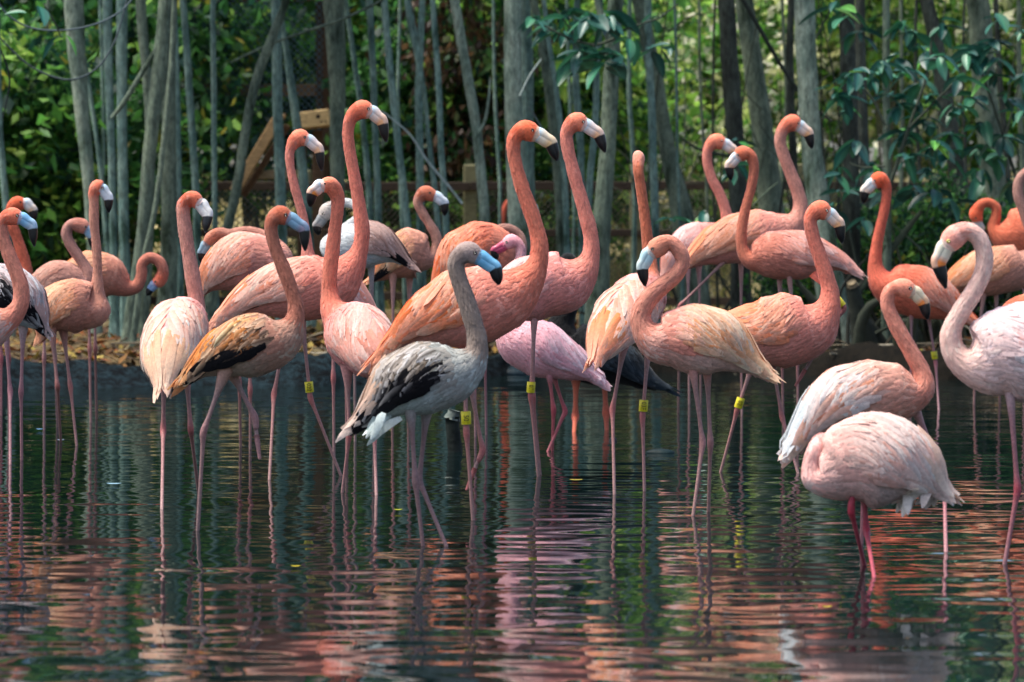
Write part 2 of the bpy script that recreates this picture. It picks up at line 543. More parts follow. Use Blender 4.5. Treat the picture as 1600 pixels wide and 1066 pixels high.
BUSH_B = [leaf_cloud(3600, (.9, .7, 1.8), .11, BROWN + DARKG[:2], seed=s, droop=1.4) for s in (41, 42)]
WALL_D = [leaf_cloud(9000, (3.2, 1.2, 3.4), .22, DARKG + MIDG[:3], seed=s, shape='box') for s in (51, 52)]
WALL_L = [leaf_cloud(1700, (3.2, 1.2, 3.4), .24, LIME_SUNLIT + MIDG, seed=s, shape='box') for s in (53, 54)]

def link_mesh(name, me, parent, loc, rz=0.0, sc=(1, 1, 1)):
    o = bpy.data.objects.new(name, me)
    o.parent = parent; o.location = tuple(loc); o.rotation_euler = (0, 0, rz); o.scale = sc
    COL.objects.link(o)
    return o

def tree(label, pts, Y, bark, crown=1.0, top=5.4, group=None, name='tree', branches=()):
    """pts: photo pixels (x, y, width) from the top of the frame down to the foot"""
    w = [[*P(u, v, Y), ww * (.90 if v < 200 else .84) * Y / FPX / 2] for u, v, ww in pts]
    w = w[::-1]                                    # foot first
    foot = np.array(w[0][:3])
    gz = zg(foot[0], Y)
    w[0][2] = min(w[0][2], gz + .3)
    d0 = nrm(np.array(w[1][:3]) - foot)
    fl = [[foot[0] - d0[0] * .1, Y, gz - .12, w[0][3] * 1.2], [foot[0], Y, gz + .06, w[0][3] * 1.05]]
    ctrl = fl + [q for q in w if q[2] > gz + .22]
    tp = np.array(ctrl[-1][:3]); dr = nrm(tp - np.array(ctrl[-2][:3])); rt = ctrl[-1][3]
    H = top + random.uniform(-.5, .6)
    steps = 3
    for i in range(1, steps + 1):
        t = i / steps
        q = tp + (dr * (1 - .3 * t) + np.array([random.uniform(-.08, .08), random.uniform(-.05, .1), .3 * t])) * (H - tp[2]) * t
        ctrl.append([*q, max(.008, rt * (1 - .6 * t))])
    root = empty(name, (foot[0], Y, gz))
    tag(root, label, 'tree', group)
    mb = MB()
    m = 46
    c = hermite(ctrl, m)
    c[2:, :2] += np.cumsum(rng.normal(0, .0035, (m - 2, 2)), axis=0) * .5
    T, S, U = frames(c[:, :3])
    seg = 14
    an = np.linspace(0, 6.283, seg, endpoint=False)
    jit = 1 + .05 * np.sin(an * 3 + rng.random() * 6)[None] * np.exp(-np.arange(m) / 9.)[:, None] * 2.2 + .025 * rng.normal(size=(m, seg))
    v, f = loft(c[:, :3], S, U, np.maximum(c[:, 3], .006), np.maximum(c[:, 3], .006), seg, jitter=jit)
    mb.add(v, f)
    mb.build('trunk', BARK[bark], root)
    for br in branches:
        mb = MB()
        bb = [[*P(u, vv, Y - .02), ww * Y / FPX / 2] for u, vv, ww in br]
        tube(mb, bb, 16, 8)
        mb.build('branch', BARK[bark], root)
    tp = c[-1, :3]
    if crown > 0:
        mb = MB()
        for q in range(3):
            a = random.uniform(0, 6.28)
            e = tp + np.array([math.cos(a) * .9, math.sin(a) * .7, random.uniform(.2, .9)]) * crown
            st_ = c[-6 - 2 * q, :3]
            tube(mb, [[*st_, max(.01, rt * .45)], [*(st_ * .5 + e * .5 + [0, 0, .1]), .012], [*e, .005]], 8, 6)
        mb.build('limb', BARK[bark], root)
        link_mesh('crown', random.choice(CROWN), root, tp - np.array(root.location) + [0, 0, .35 * crown], random.uniform(0, 6.28), (crown, crown, crown))
    return root

tree('thin pale trunk cut by the left edge of the photo', [(-2, 0, 11), (4, 200, 12), (14, 360, 14), (18, 480, 16)], 24.5, 'teal', .7)
tree('pale straight trunk near the left edge, leftmost thick one', [(116, 0, 34), (126, 150, 27), (140, 300, 23), (150, 480, 26)], 25.5, 'pale', 1.0)
tree('thin stem leaning beside the leftmost thick pale trunk', [(138, 130, 8), (150, 210, 9), (163, 330, 10), (176, 490, 12)], 26.2, 'teal', .5)
tree('slim grey stem just left of the stem clump', [(168, 0, 17), (172, 200, 15), (178, 400, 16), (180, 520, 20)], 24.6, 'teal', .7)
tree('slim mossy stem standing closest to the stem clump at left', [(190, 0, 20), (190, 200, 19), (194, 380, 20), (198, 530, 24)], 24.2, 'teal', .8)
tree('grey-green stem forming the left side of the leaning clump', [(219, 0, 18), (228, 110, 17), (234, 200, 18), (232, 330, 20), (222, 520, 22)], 24.0, 'mid', .8)
tree('thick leaning trunk of the clump, sloping down to the left', [(262, 0, 30), (250, 110, 28), (236, 230, 25), (222, 370, 22), (200, 535, 24)], 23.6, 'mid', 1.0,
     branches=[[(268, 30, 8), (245, 75, 8), (215, 125, 8), (190, 165, 8), (174, 185, 6)]])
tree('thin bowed stem crossing the leaning clump', [(271, 0, 10), (266, 120, 10), (254, 220, 10), (242, 330, 11), (224, 410, 12), (206, 540, 13)], 23.2, 'mid', .5)
tree('dark mossy trunk at the right of the leaning clump', [(262, 60, 24), (264, 240, 28), (264, 400, 32), (258, 540, 40)], 24.4, 'mid', 1.0)
tree('thin stem behind the right side of the clump', [(274, 40, 12), (277, 200, 13), (280, 400, 14), (284, 530, 17)], 25.0, 'teal', .6)
tree('slim straight stem between the clump and the wooden board', [(289, 0, 12), (298, 140, 13), (306, 280, 14), (312, 500, 18)], 25.6, 'teal', .7)
tree('slimmest straight stem in front of the wire netting at left', [(332, 0, 10), (335, 160, 10), (336, 340, 11), (338, 500, 13)], 25.4, 'teal', .6)
tree('slanting bent trunk crossing in front of the netting', [(446, 0, 13), (428, 52, 16), (402, 118, 17), (386, 190, 17), (370, 290, 18), (345, 400, 20), (320, 500, 24)], 24.8, 'mid', .9,
     branches=[[(360, 98, 3), (420, 70, 4), (470, 52, 4.5), (540, 28, 4.5), (598, 0, 4)]])
tree('straight grey trunk just left of the raised pink neck', [(430, 0, 17), (434, 140, 18), (438, 300, 20), (440, 500, 24)], 25.8, 'teal', .8)
tree('bowed stem behind the raised pink neck', [(444, 60, 11), (455, 130, 14), (468, 220, 17), (478, 320, 19), (486, 500, 22)], 26.4, 'teal', .7)
tree('thick trunk rising behind the tallest flamingo', [(524, 0, 38), (528, 120, 30), (528, 250, 27), (528, 400, 30), (528, 510, 36)], 26.0, 'mid', 1.1)
tree('thin curving stem right of the tallest flamingo head', [(545, 20, 9), (556, 110, 10), (568, 200, 11), (578, 330, 12), (584, 480, 14)], 26.8, 'teal', .5)
tree('slim stem second to the right of the tallest flamingo', [(578, 0, 13), (584, 130, 12), (590, 280, 13), (596, 480, 16)], 26.2, 'teal', .6)
tree('slim leaning stem left of the forked stems', [(602, 0, 12), (614, 130, 13), (628, 260, 14), (642, 380, 15), (652, 490, 18)], 25.2, 'teal', .7)
tree('forked stem with two arms joining in a Y', [(662, 0, 11), (658, 80, 13), (656, 180, 14), (658, 320, 15), (660, 490, 18)], 25.4, 'teal', .7,
     branches=[[(634, -10, 9), (642, 40, 10), (652, 85, 10), (656, 120, 9)]])
tree('thin leaning stem crossing behind the forked stem', [(660, 130, 8), (668, 200, 9), (678, 280, 11), (690, 400, 12), (700, 490, 14)], 26.0, 'teal', .5)
tree('slim pale stem right of the forked stems', [(676, 0, 10), (684, 110, 11), (690, 240, 12), (696, 360, 13), (706, 490, 16)], 24.8, 'teal', .7)
tree('leaning pale stem with a side twig left of the thick centre trunk', [(710, 0, 17), (724, 90, 18), (740, 180, 18), (750, 270, 19), (757, 360, 20), (762, 490, 24)], 25.0, 'pale', .8,
     branches=[[(766, 120, 3), (764, 150, 4), (757, 190, 5), (744, 214, 6)]])
tree('thick pale trunk at the centre behind the orange-winged flamingo', [(801, 0, 32), (801, 130, 31), (804, 260, 36), (812, 400, 44), (816, 500, 54)], 24.2, 'pale', 1.1)
tree('grey trunk half hidden right of the thick centre trunk', [(826, 60, 22), (827, 200, 23), (828, 340, 26), (830, 500, 30)], 27.2, 'teal', .8)
tree('dark thin stem between the two raised centre necks', [(850, 90, 16), (862, 190, 16), (872, 300, 16), (880, 490, 20)], 26.8, 'mid', .6)
tree('thin bowed stem left of the second raised centre neck', [(858, 70, 9), (868, 140, 10), (876, 220, 11), (884, 360, 12), (890, 490, 14)], 25.6, 'teal', .5)
tree('slim stem right behind the second raised centre neck', [(900, 120, 13), (906, 230, 14), (908, 360, 15), (912, 490, 18)], 26.6, 'teal', .6)
tree('slim curving stem nearest to the dark forked trunk', [(934, 130, 12), (930, 220, 13), (922, 290, 13), (918, 400, 15), (920, 490, 18)], 26.2, 'teal', .6)
tree('dark forked trunk at the centre with a pale left arm', [(964, 0, 27), (956, 120, 28), (950, 230, 30), (940, 360, 36), (930, 500, 46)], 23.6, 'mid', 1.0,
     branches=[[(930, -10, 9), (938, 20, 11), (946, 45, 13), (956, 70, 12)]])
tree('slim vertical stem left of the buttressed trunk', [(1014, 40, 13), (1020, 160, 14), (1024, 300, 15), (1026, 480, 18)], 26.0, 'teal', 0.39)
tree('leaning buttressed trunk widening to the right at its foot', [(1006, 40, 26), (1024, 130, 28), (1042, 230, 30), (1062, 320, 40), (1084, 430, 60)], 27.0, 'mid', 0.55)
tree('hair-thin straight stem before the bright leaves', [(1056, 30, 5), (1058, 180, 5), (1062, 330, 6), (1066, 480, 8)], 26.4, 'teal', 0.22)
tree('straight dark trunk before the bright leaves', [(1134, 0, 30), (1142, 140, 31), (1150, 260, 33), (1158, 480, 42)], 26.2, 'dark', 0.55)
tree('grey trunk tapering upward right of the dark straight one', [(1166, 0, 32), (1180, 110, 36), (1194, 220, 42), (1206, 330, 48), (1214, 490, 60)], 28.0, 'mid', 0.55)
tree('pale smooth trunk behind the rear tall-necked flamingo', [(1254, 0, 36), (1258, 120, 36), (1268, 240, 40), (1284, 360, 46), (1308, 540, 62)], 23.4, 'pale', 0.61)
tree('slim dark trunk just left of the pale smooth one', [(1236, 100, 14), (1240, 240, 15), (1244, 380, 17), (1250, 490, 20)], 27.4, 'dark', 0.33)
tree('dark trunk with a thin twin right of the pale smooth one', [(1322, 0, 26), (1326, 160, 28), (1330, 320, 32), (1332, 540, 44)], 23.8, 'dark', 0.55)
tree('dark twin trunk touching the dark one at right', [(1344, 0, 18), (1346, 160, 18), (1350, 320, 20), (1356, 520, 26)], 25.4, 'dark', 0.39)
tree('thin brown stem rising behind the vivid orange neck', [(1385, 0, 13), (1384, 140, 13), (1386, 280, 14), (1386, 400, 16), (1384, 520, 20)], 23.0, 'mid', 0.39)
tree('dark leaning trunk behind the glossy leaves at right', [(1448, 0, 24), (1466, 90, 28), (1480, 180, 30), (1500, 300, 34), (1524, 480, 44)], 26.4, 'dark', 0.55)
tree('broad grey-brown trunk at right behind the glossy leaves', [(1526, 0, 40), (1536, 110, 42), (1546, 230, 46), (1556, 360, 52), (1564, 490, 64)], 27.0, 'mid', 0.61)
tree('thin dark stem near the right edge', [(1558, 0, 9), (1566, 140, 10), (1578, 300, 11), (1584, 480, 14)], 25.8, 'dark', 0.33)

for lab, u0, u1, w, Y_, bk in [
    ('slender far stem right of the leftmost thick pale trunk', 155, 160, 9, 29.0, 'teal'), ('slender far stem left of the leftmost thick pale trunk', 74, 66, 10, 29.4, 'mid'),
    
    
    ('slender far stem left of the forked stem', 626, 634, 9, 28.8, 'teal'),
    ('slender far stem just left of the thick centre trunk', 772, 776, 9, 28.4, 'teal'),
    ('slender far stem between the centre necks, right', 888, 896, 10, 28.7, 'teal'),
    ('slender far stem right of the dark forked trunk', 984, 988, 12, 29.2, 'teal'), ('slender far stem right of the buttressed trunk', 1092, 1106, 8, 29.5, 'mid'),
    ('slender far stem left of the grey tapering trunk', 1118, 1122, 7, 29.0, 'dark'), ('slender far stem before the bright leaves, near the pale smooth trunk', 1222, 1228, 9, 29.6, 'mid'),
    ('slender far stem right of the thin brown stem', 1408, 1404, 10, 29.0, 'mid'), ('slender far stem left of the dark leaning trunk', 1432, 1440, 9, 28.4, 'dark'),
    ('slender far stem between the two right trunks', 1506, 1514, 8, 29.2, 'dark'), ('slender far stem at the right edge of the photo', 1592, 1598, 14, 28.6, 'mid')]:
    tree(lab, [(u0, -10, w * .6), ((u0 * 2 + u1) / 3 + random.uniform(-6, 6), 150, w * .68), ((u0 + 2 * u1) / 3 + random.uniform(-6, 6), 300, w * .75), (u1, 490, w * .9)], Y_, bk, 0.4)

# twigs that cut across the stems
def twig(label, pts, Y, col='#6f7f78', name='twig', group=None):
    mb = MB()
    w = [[*P(u, v, Y + .03 * i), ww * Y / FPX / 2] for i, (u, v, ww) in enumerate(pts)]
    tube(mb, w, 30, 6, lin(col), rough=.05)
    o = mb.build(name, M_twig, None, origin=w[0][:3])
    return tag(o, label, 'twig', group)
twig('grey vine hanging in a shallow loop at the top left corner', [(-10, -5, 2.5), (14, 25, 3.1), (50, 44, 3.1), (105, 47, 3.1), (160, 34, 2.8), (195, 12, 2.5), (214, -12, 2.5)], 20.5, '#566468', 'vine')
twig('lower deep loop of vine at the top left', [(-12, 45, 2.5), (18, 78, 2.8), (55, 108, 3.1), (110, 125, 3.4), (150, 108, 3.1), (176, 72, 2.8), (192, 25, 2.5), (200, -10, 2.2)], 20.8, '#465254', 'vine')
twig('dark short vine dropping along the left edge', [(-8, 60, 2.2), (8, 95, 2.8), (15, 125, 3.1), (10, 160, 2.5), (4, 185, 1.9)], 20.2, '#23282a', 'vine')
twig('slim dead twig sloping down behind the S-necked tan flamingo', [(595, 172, 2.5), (640, 210, 3.5), (668, 252, 4.5), (700, 290, 4.5), (722, 318, 4)], 24.4, '#93a29c')
twig('thin straight twig between the centre trunks', [(826, 168, 3), (838, 186, 3.2), (850, 206, 2.5)], 23.6, '#5c6c6a')
twig('pale short twig under the leafy spray at centre', [(812, 150, 3), (828, 118, 3.2), (846, 92, 2.5)], 23.6, '#aab8ae')
twig('long dark branch crossing before the bright leaves', [(1155, -10, 7), (1190, 50, 8), (1225, 110, 7), (1262, 160, 6), (1300, 190, 4)], 25.6, '#2c332c')
twig('thin drooping branch left of the dark straight trunk', [(1062, 214, 3), (1090, 232, 4), (1118, 240, 4.5), (1150, 246, 3)], 25.4, '#3a4238')
for i, (a, b, lab) in enumerate([((1178, 320), (1216, 285), 'thin twig over the grey tapering trunk'), ((1330, 470), (1440, 330), 'mossy branch rising right out of the root tangle'), ((1420, 470), (1500, 380), 'second mossy branch rising right, under the glossy leaves'), ((1395, 350), (1470, 440), 'thin dark branch falling right behind the orange neck')]):
    wd = 3 if i in (0, 3) else 15
    twig(lab, [(*a, wd), ((a[0] + b[0]) / 2 + 4, (a[1] + b[1]) / 2 - 6, wd * .9), (*b, wd * .5)], 22.8 + .2 * i, '#3f4a3a' if wd > 5 else '#52604e')

# thicket of bare twigs among the right trunks
root = empty('bare_thicket', (P(1400, HOR, 28.5)[0], 28.5, zg(3.4, 28.5)))
tag(root, 'thicket of thin bare branches between the right-hand trunks and the fence', 'thicket')
for i in range(46):
    u0 = random.uniform(980, 1620); Yq = random.uniform(26.5, 32.5)
    x0_ = (u0 - 800) * Yq / FPX
    a = np.array([x0_, Yq, zg(x0_, Yq) - .05]); hh = random.uniform(1.0, 3.6)
    b_ = a + np.array([random.uniform(-.8, .8), random.uniform(-.3, .3), hh])
    m_ = (a + b_) / 2 + np.array([random.uniform(-.25, .25), 0, 0])
    mb = MB(); tube(mb, [[*a, random.uniform(.010, .022)], [*m_, .010], [*b_, .003]], 14, 5, lin(random.choice(['#3a4034', '#4c5444', '#2c3028', '#5e6654'])), rough=.05)
    for q in range(3):
        p_ = a + (b_ - a) * random.uniform(.3, .8); e_ = p_ + np.array([random.uniform(-.6, .6), random.uniform(-.1, .1), random.uniform(.0, .5)])
        tube(mb, [[*p_, .006], [*((p_ + e_) / 2 + [0, 0, .05]), .005], [*e_, .002]], 8, 5, lin('#4c5444'))
    mb.build('branch', M_twig, root)

# ---- glossy broad-leaved sprays (each leaf its own piece)
def leaf_mesh(seed, cols):
    R = np.random.default_rng(seed)
    nL, nW = 8, 5
    t = np.linspace(0, 1, nL)
    wd = np.sin(np.pi * np.clip(t * .94 + .03, 0, 1) ** .85) ** .8 * .22
    curl = -.18 * t**2 + R.normal(0, .03)
    V = []
    for i in range(nL):
        for j in range(nW):
            q = (j - (nW - 1) / 2) / ((nW - 1) / 2)
            V.append((t[i], q * wd[i], curl[i] if np.ndim(curl) else 0 + .10 * abs(q) * wd[i] / .2 * .5))
    V = np.array(V); V[:, 2] = np.repeat(-.18 * t**2, nW) + np.tile(np.abs(np.linspace(-1, 1, nW)), nL) * np.repeat(wd, nW) * .35
    F = [(i * nW + j, i * nW + j + 1, (i + 1) * nW + j + 1, (i + 1) * nW + j) for i in range(nL - 1) for j in range(nW - 1)]
    c = lin(cols[R.integers(len(cols))])
    cc = np.tile(c, (len(V), 1)); cc[2::nW] = cc[2::nW] * 1.6 + .01
    mb = MB(); mb.add(V, F, cc)
    return mb.mesh('leaf', M_bigleaf)
BIGC = ['#23544a', '#2a6254', '#34705c', '#1f4a42', '#3a785a', '#2c6448']
BIGLEAF = [leaf_mesh(s, BIGC) for s in range(9)]
BRIGHT = [leaf_mesh(s, ['#3c8a3a', '#5da044', '#7cb04c']) for s in range(90, 94)]

def spray(label, Y, stems, nodes, L=.20, bright=.06, name='leafy_branch', per=(6, 10), meshes=None, group=None):
    a = P(*stems[0][0][:2], Y)
    root = empty(name, a)
    tag(root, label, 'branch', group)
    for st in stems:
        mb = MB()
        tube(mb, [[*P(u, v, Y + .02 * i), w * Y / FPX / 2] for i, (u, v, w) in enumerate(st)], 20, 7, lin('#3b4438'))
        mb.build('stem', M_twig, root)
    for (u, v) in nodes:
        c = P(u + random.uniform(-14, 14), v + random.uniform(-14, 14), Y + random.uniform(-.4, .4)) - a
        n = random.randint(*per)
        a0 = random.uniform(0, 6.28)
        for i in range(n):
            an = a0 + 6.283 * i / n + random.uniform(-.3, .3)
            me = random.choice(BRIGHT) if random.random() < bright else random.choice(meshes or BIGLEAF)
            o = bpy.data.objects.new('leaf', me)
            o.parent = root
            o.location = tuple(c + np.array([random.uniform(-.03, .03), random.uniform(-.05, .05), random.uniform(-.03, .03)]))
            o.rotation_euler = (random.uniform(-.5, .5), random.uniform(-.15, .95), an)
            s = L * random.choice((.55, .8, 1.0, 1.15, 1.4)) * random.uniform(.85, 1.1)
            o.scale = (s, s * random.uniform(.85, 1.1), s)
            COL.objects.link(o)
spray('spray of dark glossy leaves hanging at the top centre between two trunks', 22.6,
      [[(962, 60, 5), (930, 70, 4), (890, 60, 3.5), (850, 40, 3)], [(930, 70, 3), (905, 95, 3), (890, 112, 2)], [(905, 65, 3), (880, 30, 3), (865, 8, 2)]],
      [(838, 36), (858, 44), (880, 30), (905, 28), (928, 20), (948, 34), (870, 66), (895, 72), (918, 84), (938, 96), (898, 106), (955, 70)], .19)
spray('few round dark leaves hanging right of the dark forked trunk', 22.4, [[(968, 50, 4), (1000, 38, 3), (1030, 28, 3), (1060, 6, 2)], [(1004, 40, 2), (1010, 70, 2)]],
      [(986, 60), (1008, 78), (1040, 62), (1028, 28)], .17, per=(3, 4))
spray('large glossy dark shrub branch at the upper right, left part', 22.2, [[(1385, 200, 5), (1360, 150, 4), (1330, 120, 3)], [(1384, 260, 4), (1350, 262, 3), (1325, 255, 2)]],
      [(1318, 118), (1345, 112), (1362, 132), (1322, 146), (1335, 176), (1300, 132), (1372, 96), (1356, 268), (1372, 258), (1330, 210), (1312, 262)], .155, per=(5, 8))
spray('large glossy dark shrub branch at the upper right, middle part', 22.4, [[(1384, 310, 7), (1420, 200, 6), (1450, 110, 4), (1456, 60, 3)], [(1420, 200, 4), (1480, 140, 4), (1520, 100, 3)]],
      [(1408, 92), (1432, 80), (1452, 92), (1428, 118), (1402, 120), (1478, 96), (1494, 116), (1462, 140), (1440, 160), (1412, 180), (1428, 200), (1456, 196), (1476, 218), (1460, 236), (1404, 216), (1490, 160), (1420, 250), (1446, 262), (1480, 250), (1396, 150)], .165, per=(5, 8))
spray('large glossy dark shrub branch at the upper right corner', 22.8, [[(1600, 320, 6), (1570, 220, 5), (1540, 130, 4), (1520, 80, 3)], [(1570, 220, 4), (1590, 140, 3), (1600, 100, 2)]],
      [(1390, 300), (1430, 300), (1400, 40), (1470, 30), (1560, 20), (1350, 60), (1440, 60), (1470, 290), (1580, 290), (1500, 300), (1520, 82), (1545, 72), (1530, 102), (1552, 128), (1532, 148), (1575, 96), (1592, 120), (1572, 150), (1544, 182), (1590, 172), (1560, 210), (1532, 226), (1592, 214), (1574, 246), (1530, 262), (1600, 40), (1506, 66)], .165, per=(5, 8))
spray('thin bright-leaved branch at the top right', 23.0, [[(1275, 60, 3), (1290, 30, 3), (1310, -5, 3)]], [(1302, 22), (1322, 8), (1340, 14)], .22, bright=.6, per=(3, 5))
spray('sparse leaves on the vines in the top left corner', 20.4, [[(70, 10, 3), (88, 40, 3), (96, 62, 2)]], [(22, 6), (48, 14), (74, 12), (92, 58), (112, 76)], .14, bright=.35, per=(1, 3))
spray('low dark leafy sprig at the foot of the buttressed trunk', 23.2, [[(1060, 400, 3), (1080, 350, 3), (1100, 335, 2)]], [(1062, 330), (1090, 326), (1110, 345), (1078, 352), (1130, 355), (1150, 258), (1160, 232)], .14, per=(3, 6))
spray('low glossy sprig between the rear flamingos at right', 23.0, [[(1340, 420, 3), (1320, 330, 3), (1310, 290, 2)]], [(1318, 320), (1300, 300), (1340, 300), (1356, 345)], .15, per=(3, 5))

# ---- shrubs and background trees
def shrub(label, u, Y, meshes, zc, sc, cat='shrub', name='shrub', group=None, stems=4):
    x = (u - 800) * Y / FPX
    z = zg(x, Y)
    root = empty(name, (x, Y, z))
    tag(root, label, cat, group)
    link_mesh('foliage', random.choice(meshes), root, (0, 0, zc), random.uniform(0, 6.28), sc)
    mb = MB()
    for q in range(stems):
        a = random.uniform(0, 6.28); r = .5 * sc[0]
        e = np.array([math.cos(a) * r, math.sin(a) * r * .6, zc + .6 * sc[2]])
        tube(mb, [[x + .06 * q, Y, z - .1, .022], [x + e[0] * .4, Y + e[1] * .4, z + e[2] * .5, .016], [x + e[0], Y + e[1], z + e[2], .006]], 8, 6, lin('#4a4a3c'))
    mb.build('stems', M_twig, root)
    return root

LD = ['low dark shrub right at the left edge behind the rusty neck', 'dark leafy shrub behind the leftmost thick pale trunk', 'dark shrub running out of the left edge of the photo',
      'tall shrub with yellowing leaves in the upper left corner', 'tall dark shrub behind the slim stems left of the clump', 'shrub beside the wire netting, behind the slim straight stem',
      'tall dark shrub beyond the left edge, farther back', 'high foliage filling the top left between trunk and clump', 'low greenery seen through the wire netting', 'high foliage above the wooden crossboard', 'dark thicket outside the left edge of the photo']
LM = ['green shrub behind the thin curving stem by the tallest flamingo', 'tall green shrub behind the slim leaning stem', 'green shrub behind the forked stem', 'green shrub between the leaning pale stem and the thick centre trunk',
      'green shrub behind the grey half-hidden trunk', 'green shrub behind the slim stems by the dark forked trunk', 'high foliage behind the thick trunk of the tallest flamingo', 'high foliage above the thick centre trunk',
      'small low shrub under the forked stem, by the fence', 'small low shrub at the foot of the fence post', 'small low shrub by the fence between the raised centre necks']
LS = ['sunlit shrub just right of the dark forked trunk', 'sunlit shrub behind the buttressed trunk', 'sunlit shrub between the dark straight and grey tapering trunks', 'sunlit shrub left of the pale smooth trunk',
      'low sunlit bush by the fence under the bright leaves', 'sunlit shrub right of the pale smooth trunk', 'sunlit shrub behind the middle glossy leaves', 'sunlit shrub behind the broad grey-brown trunk', 'sunlit shrub at the right edge of the photo',
      'sunlit shrub beyond the right edge of the photo', 'high sunlit foliage right of the dark forked trunk', 'high sunlit foliage above the grey tapering trunk', 'high sunlit foliage left of the dark leaning trunk']
gD, gM, gL = 'dark shrubs behind the left stems', 'green shrubs in the middle distance', 'sunlit shrubs behind the right trunks'
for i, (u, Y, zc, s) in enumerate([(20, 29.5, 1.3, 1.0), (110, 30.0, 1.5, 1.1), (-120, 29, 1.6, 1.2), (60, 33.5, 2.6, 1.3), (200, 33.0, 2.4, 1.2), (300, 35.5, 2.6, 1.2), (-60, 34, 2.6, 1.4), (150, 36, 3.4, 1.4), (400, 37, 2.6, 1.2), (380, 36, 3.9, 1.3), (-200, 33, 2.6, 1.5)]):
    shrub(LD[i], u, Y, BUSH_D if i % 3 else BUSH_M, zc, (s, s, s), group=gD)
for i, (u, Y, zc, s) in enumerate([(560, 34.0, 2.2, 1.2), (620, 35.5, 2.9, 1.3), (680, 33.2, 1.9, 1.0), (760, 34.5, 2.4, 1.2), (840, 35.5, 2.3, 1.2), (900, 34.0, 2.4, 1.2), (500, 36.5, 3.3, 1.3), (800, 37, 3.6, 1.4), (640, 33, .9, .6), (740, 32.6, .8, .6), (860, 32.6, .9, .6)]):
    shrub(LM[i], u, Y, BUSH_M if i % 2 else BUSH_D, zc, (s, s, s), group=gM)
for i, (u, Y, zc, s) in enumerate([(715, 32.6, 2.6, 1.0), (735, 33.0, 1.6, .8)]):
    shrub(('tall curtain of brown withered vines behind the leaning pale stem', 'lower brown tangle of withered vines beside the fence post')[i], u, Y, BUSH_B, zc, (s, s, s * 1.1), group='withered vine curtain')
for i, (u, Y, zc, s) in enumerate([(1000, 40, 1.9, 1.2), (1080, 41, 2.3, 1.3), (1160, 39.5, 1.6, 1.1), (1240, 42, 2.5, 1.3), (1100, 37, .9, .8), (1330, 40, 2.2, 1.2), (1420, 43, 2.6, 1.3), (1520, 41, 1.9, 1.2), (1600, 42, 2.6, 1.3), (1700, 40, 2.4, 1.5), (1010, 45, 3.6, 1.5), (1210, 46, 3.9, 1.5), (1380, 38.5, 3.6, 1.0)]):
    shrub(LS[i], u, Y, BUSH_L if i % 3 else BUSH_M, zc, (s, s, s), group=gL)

for (u, Y, zc, s), lab in zip([(1345, 24.6, .45, .42), (1425, 24.2, .55, .48), (1500, 24.8, .6, .5), (1580, 24.4, .5, .48), (1235, 25.2, .35, .34)],
        ['low dark bush beside the cut stump', 'low dark bush behind the vivid orange-necked flamingo', 'low dark bush behind the tight-ringed orange neck', 'low dark bush at the right edge of the bank', 'low dark bush at the foot of the pale smooth trunk']):
    shrub(lab, u, Y, BUSH_D, zc, (s, s, s), group='low dark bushes on the right bank')

# far wood beyond everything, one mass
def wood():
    for i, (x, Y, z, me, s) in enumerate([(-15, 50, 4.6, WALL_D[0], 1.3), (-9, 49, 4.8, WALL_D[1], 1.3), (-4, 50, 4.6, WALL_D[0], 1.3), (0.5, 49, 5.0, WALL_D[1], 1.3), (4.5, 54, 4.4, WALL_L[0], 1.2), (9, 55, 4.8, WALL_L[1], 1.25), (14, 53, 4.6, WALL_L[0], 1.3), (19, 54, 5, WALL_L[1], 1.3), (-20, 50, 5, WALL_D[1], 1.4), (-12, 52, 10, WALL_D[0], 1.5), (-4, 52, 10.2, WALL_D[1], 1.5)]):
        o = bpy.data.objects.new('far_wood', me)
        o.location = (x, Y, z); o.rotation_euler = (0, 0, random.uniform(-.2, .2) + (math.pi if i % 2 else 0)); o.scale = (s, s, s)
        COL.objects.link(o)
        tag(o, 'far wall of woodland leaves behind the whole scene', 'woodland', 'far woodland masses', kind='stuff')
wood()

# ---- fences
def diamond_mesh(x0, x1, z0, z1, Y, pitch, r, col):
    mb = MB()
    h = z1 - z0
    n = int((x1 - x0 + h) / pitch)
    for i in range(n):
        for sg in (1, -1):
            xa = x0 - h + i * pitch if sg > 0 else x0 + i * pitch
            xb = xa + h if sg > 0 else xa - h
            p, q = np.array([xa, Y + .004 * sg, z0]), np.array([xb, Y + .004 * sg, z1])
            # clip to the panel
            ts = [0, 1]
            for lim, s_ in ((x0, 1), (x1, -1)):
                d = q[0] - p[0]
                t = (lim - p[0]) / d
                if (p[0] - lim) * s_ < 0: ts[0] = max(ts[0], t)
                if (q[0] - lim) * s_ < 0: ts[1] = min(ts[1], t)
            if ts[1] - ts[0] < .02: continue
            a, b = p + (q - p) * ts[0], p + (q - p) * ts[1]
            d = nrm(b - a); s1 = np.cross(d, [0, 1, 0]) * r; s2 = np.array([0, r, 0])
            mb.add([a + s1, a + s2, a - s1, b + s1, b + s2, b - s1, a - s2, b - s2], [(0, 1, 4, 3), (1, 2, 5, 4), (2, 6, 7, 5), (6, 0, 3, 7)], lin(col))
    return mb
FY = 31.0
S_ = FY / FPX
root = empty('fence', ((735 - 800) * S_, FY, zg(0, FY)))
tag(root, 'low wooden post-and-rail fence with chain-link mesh behind the trees', 'fence')
post_u = [-565, -305, -45, 215, 475, 735, 995, 1255, 1515, 1775, 2035]
ztop = CAMH + (HOR - 285) * S_
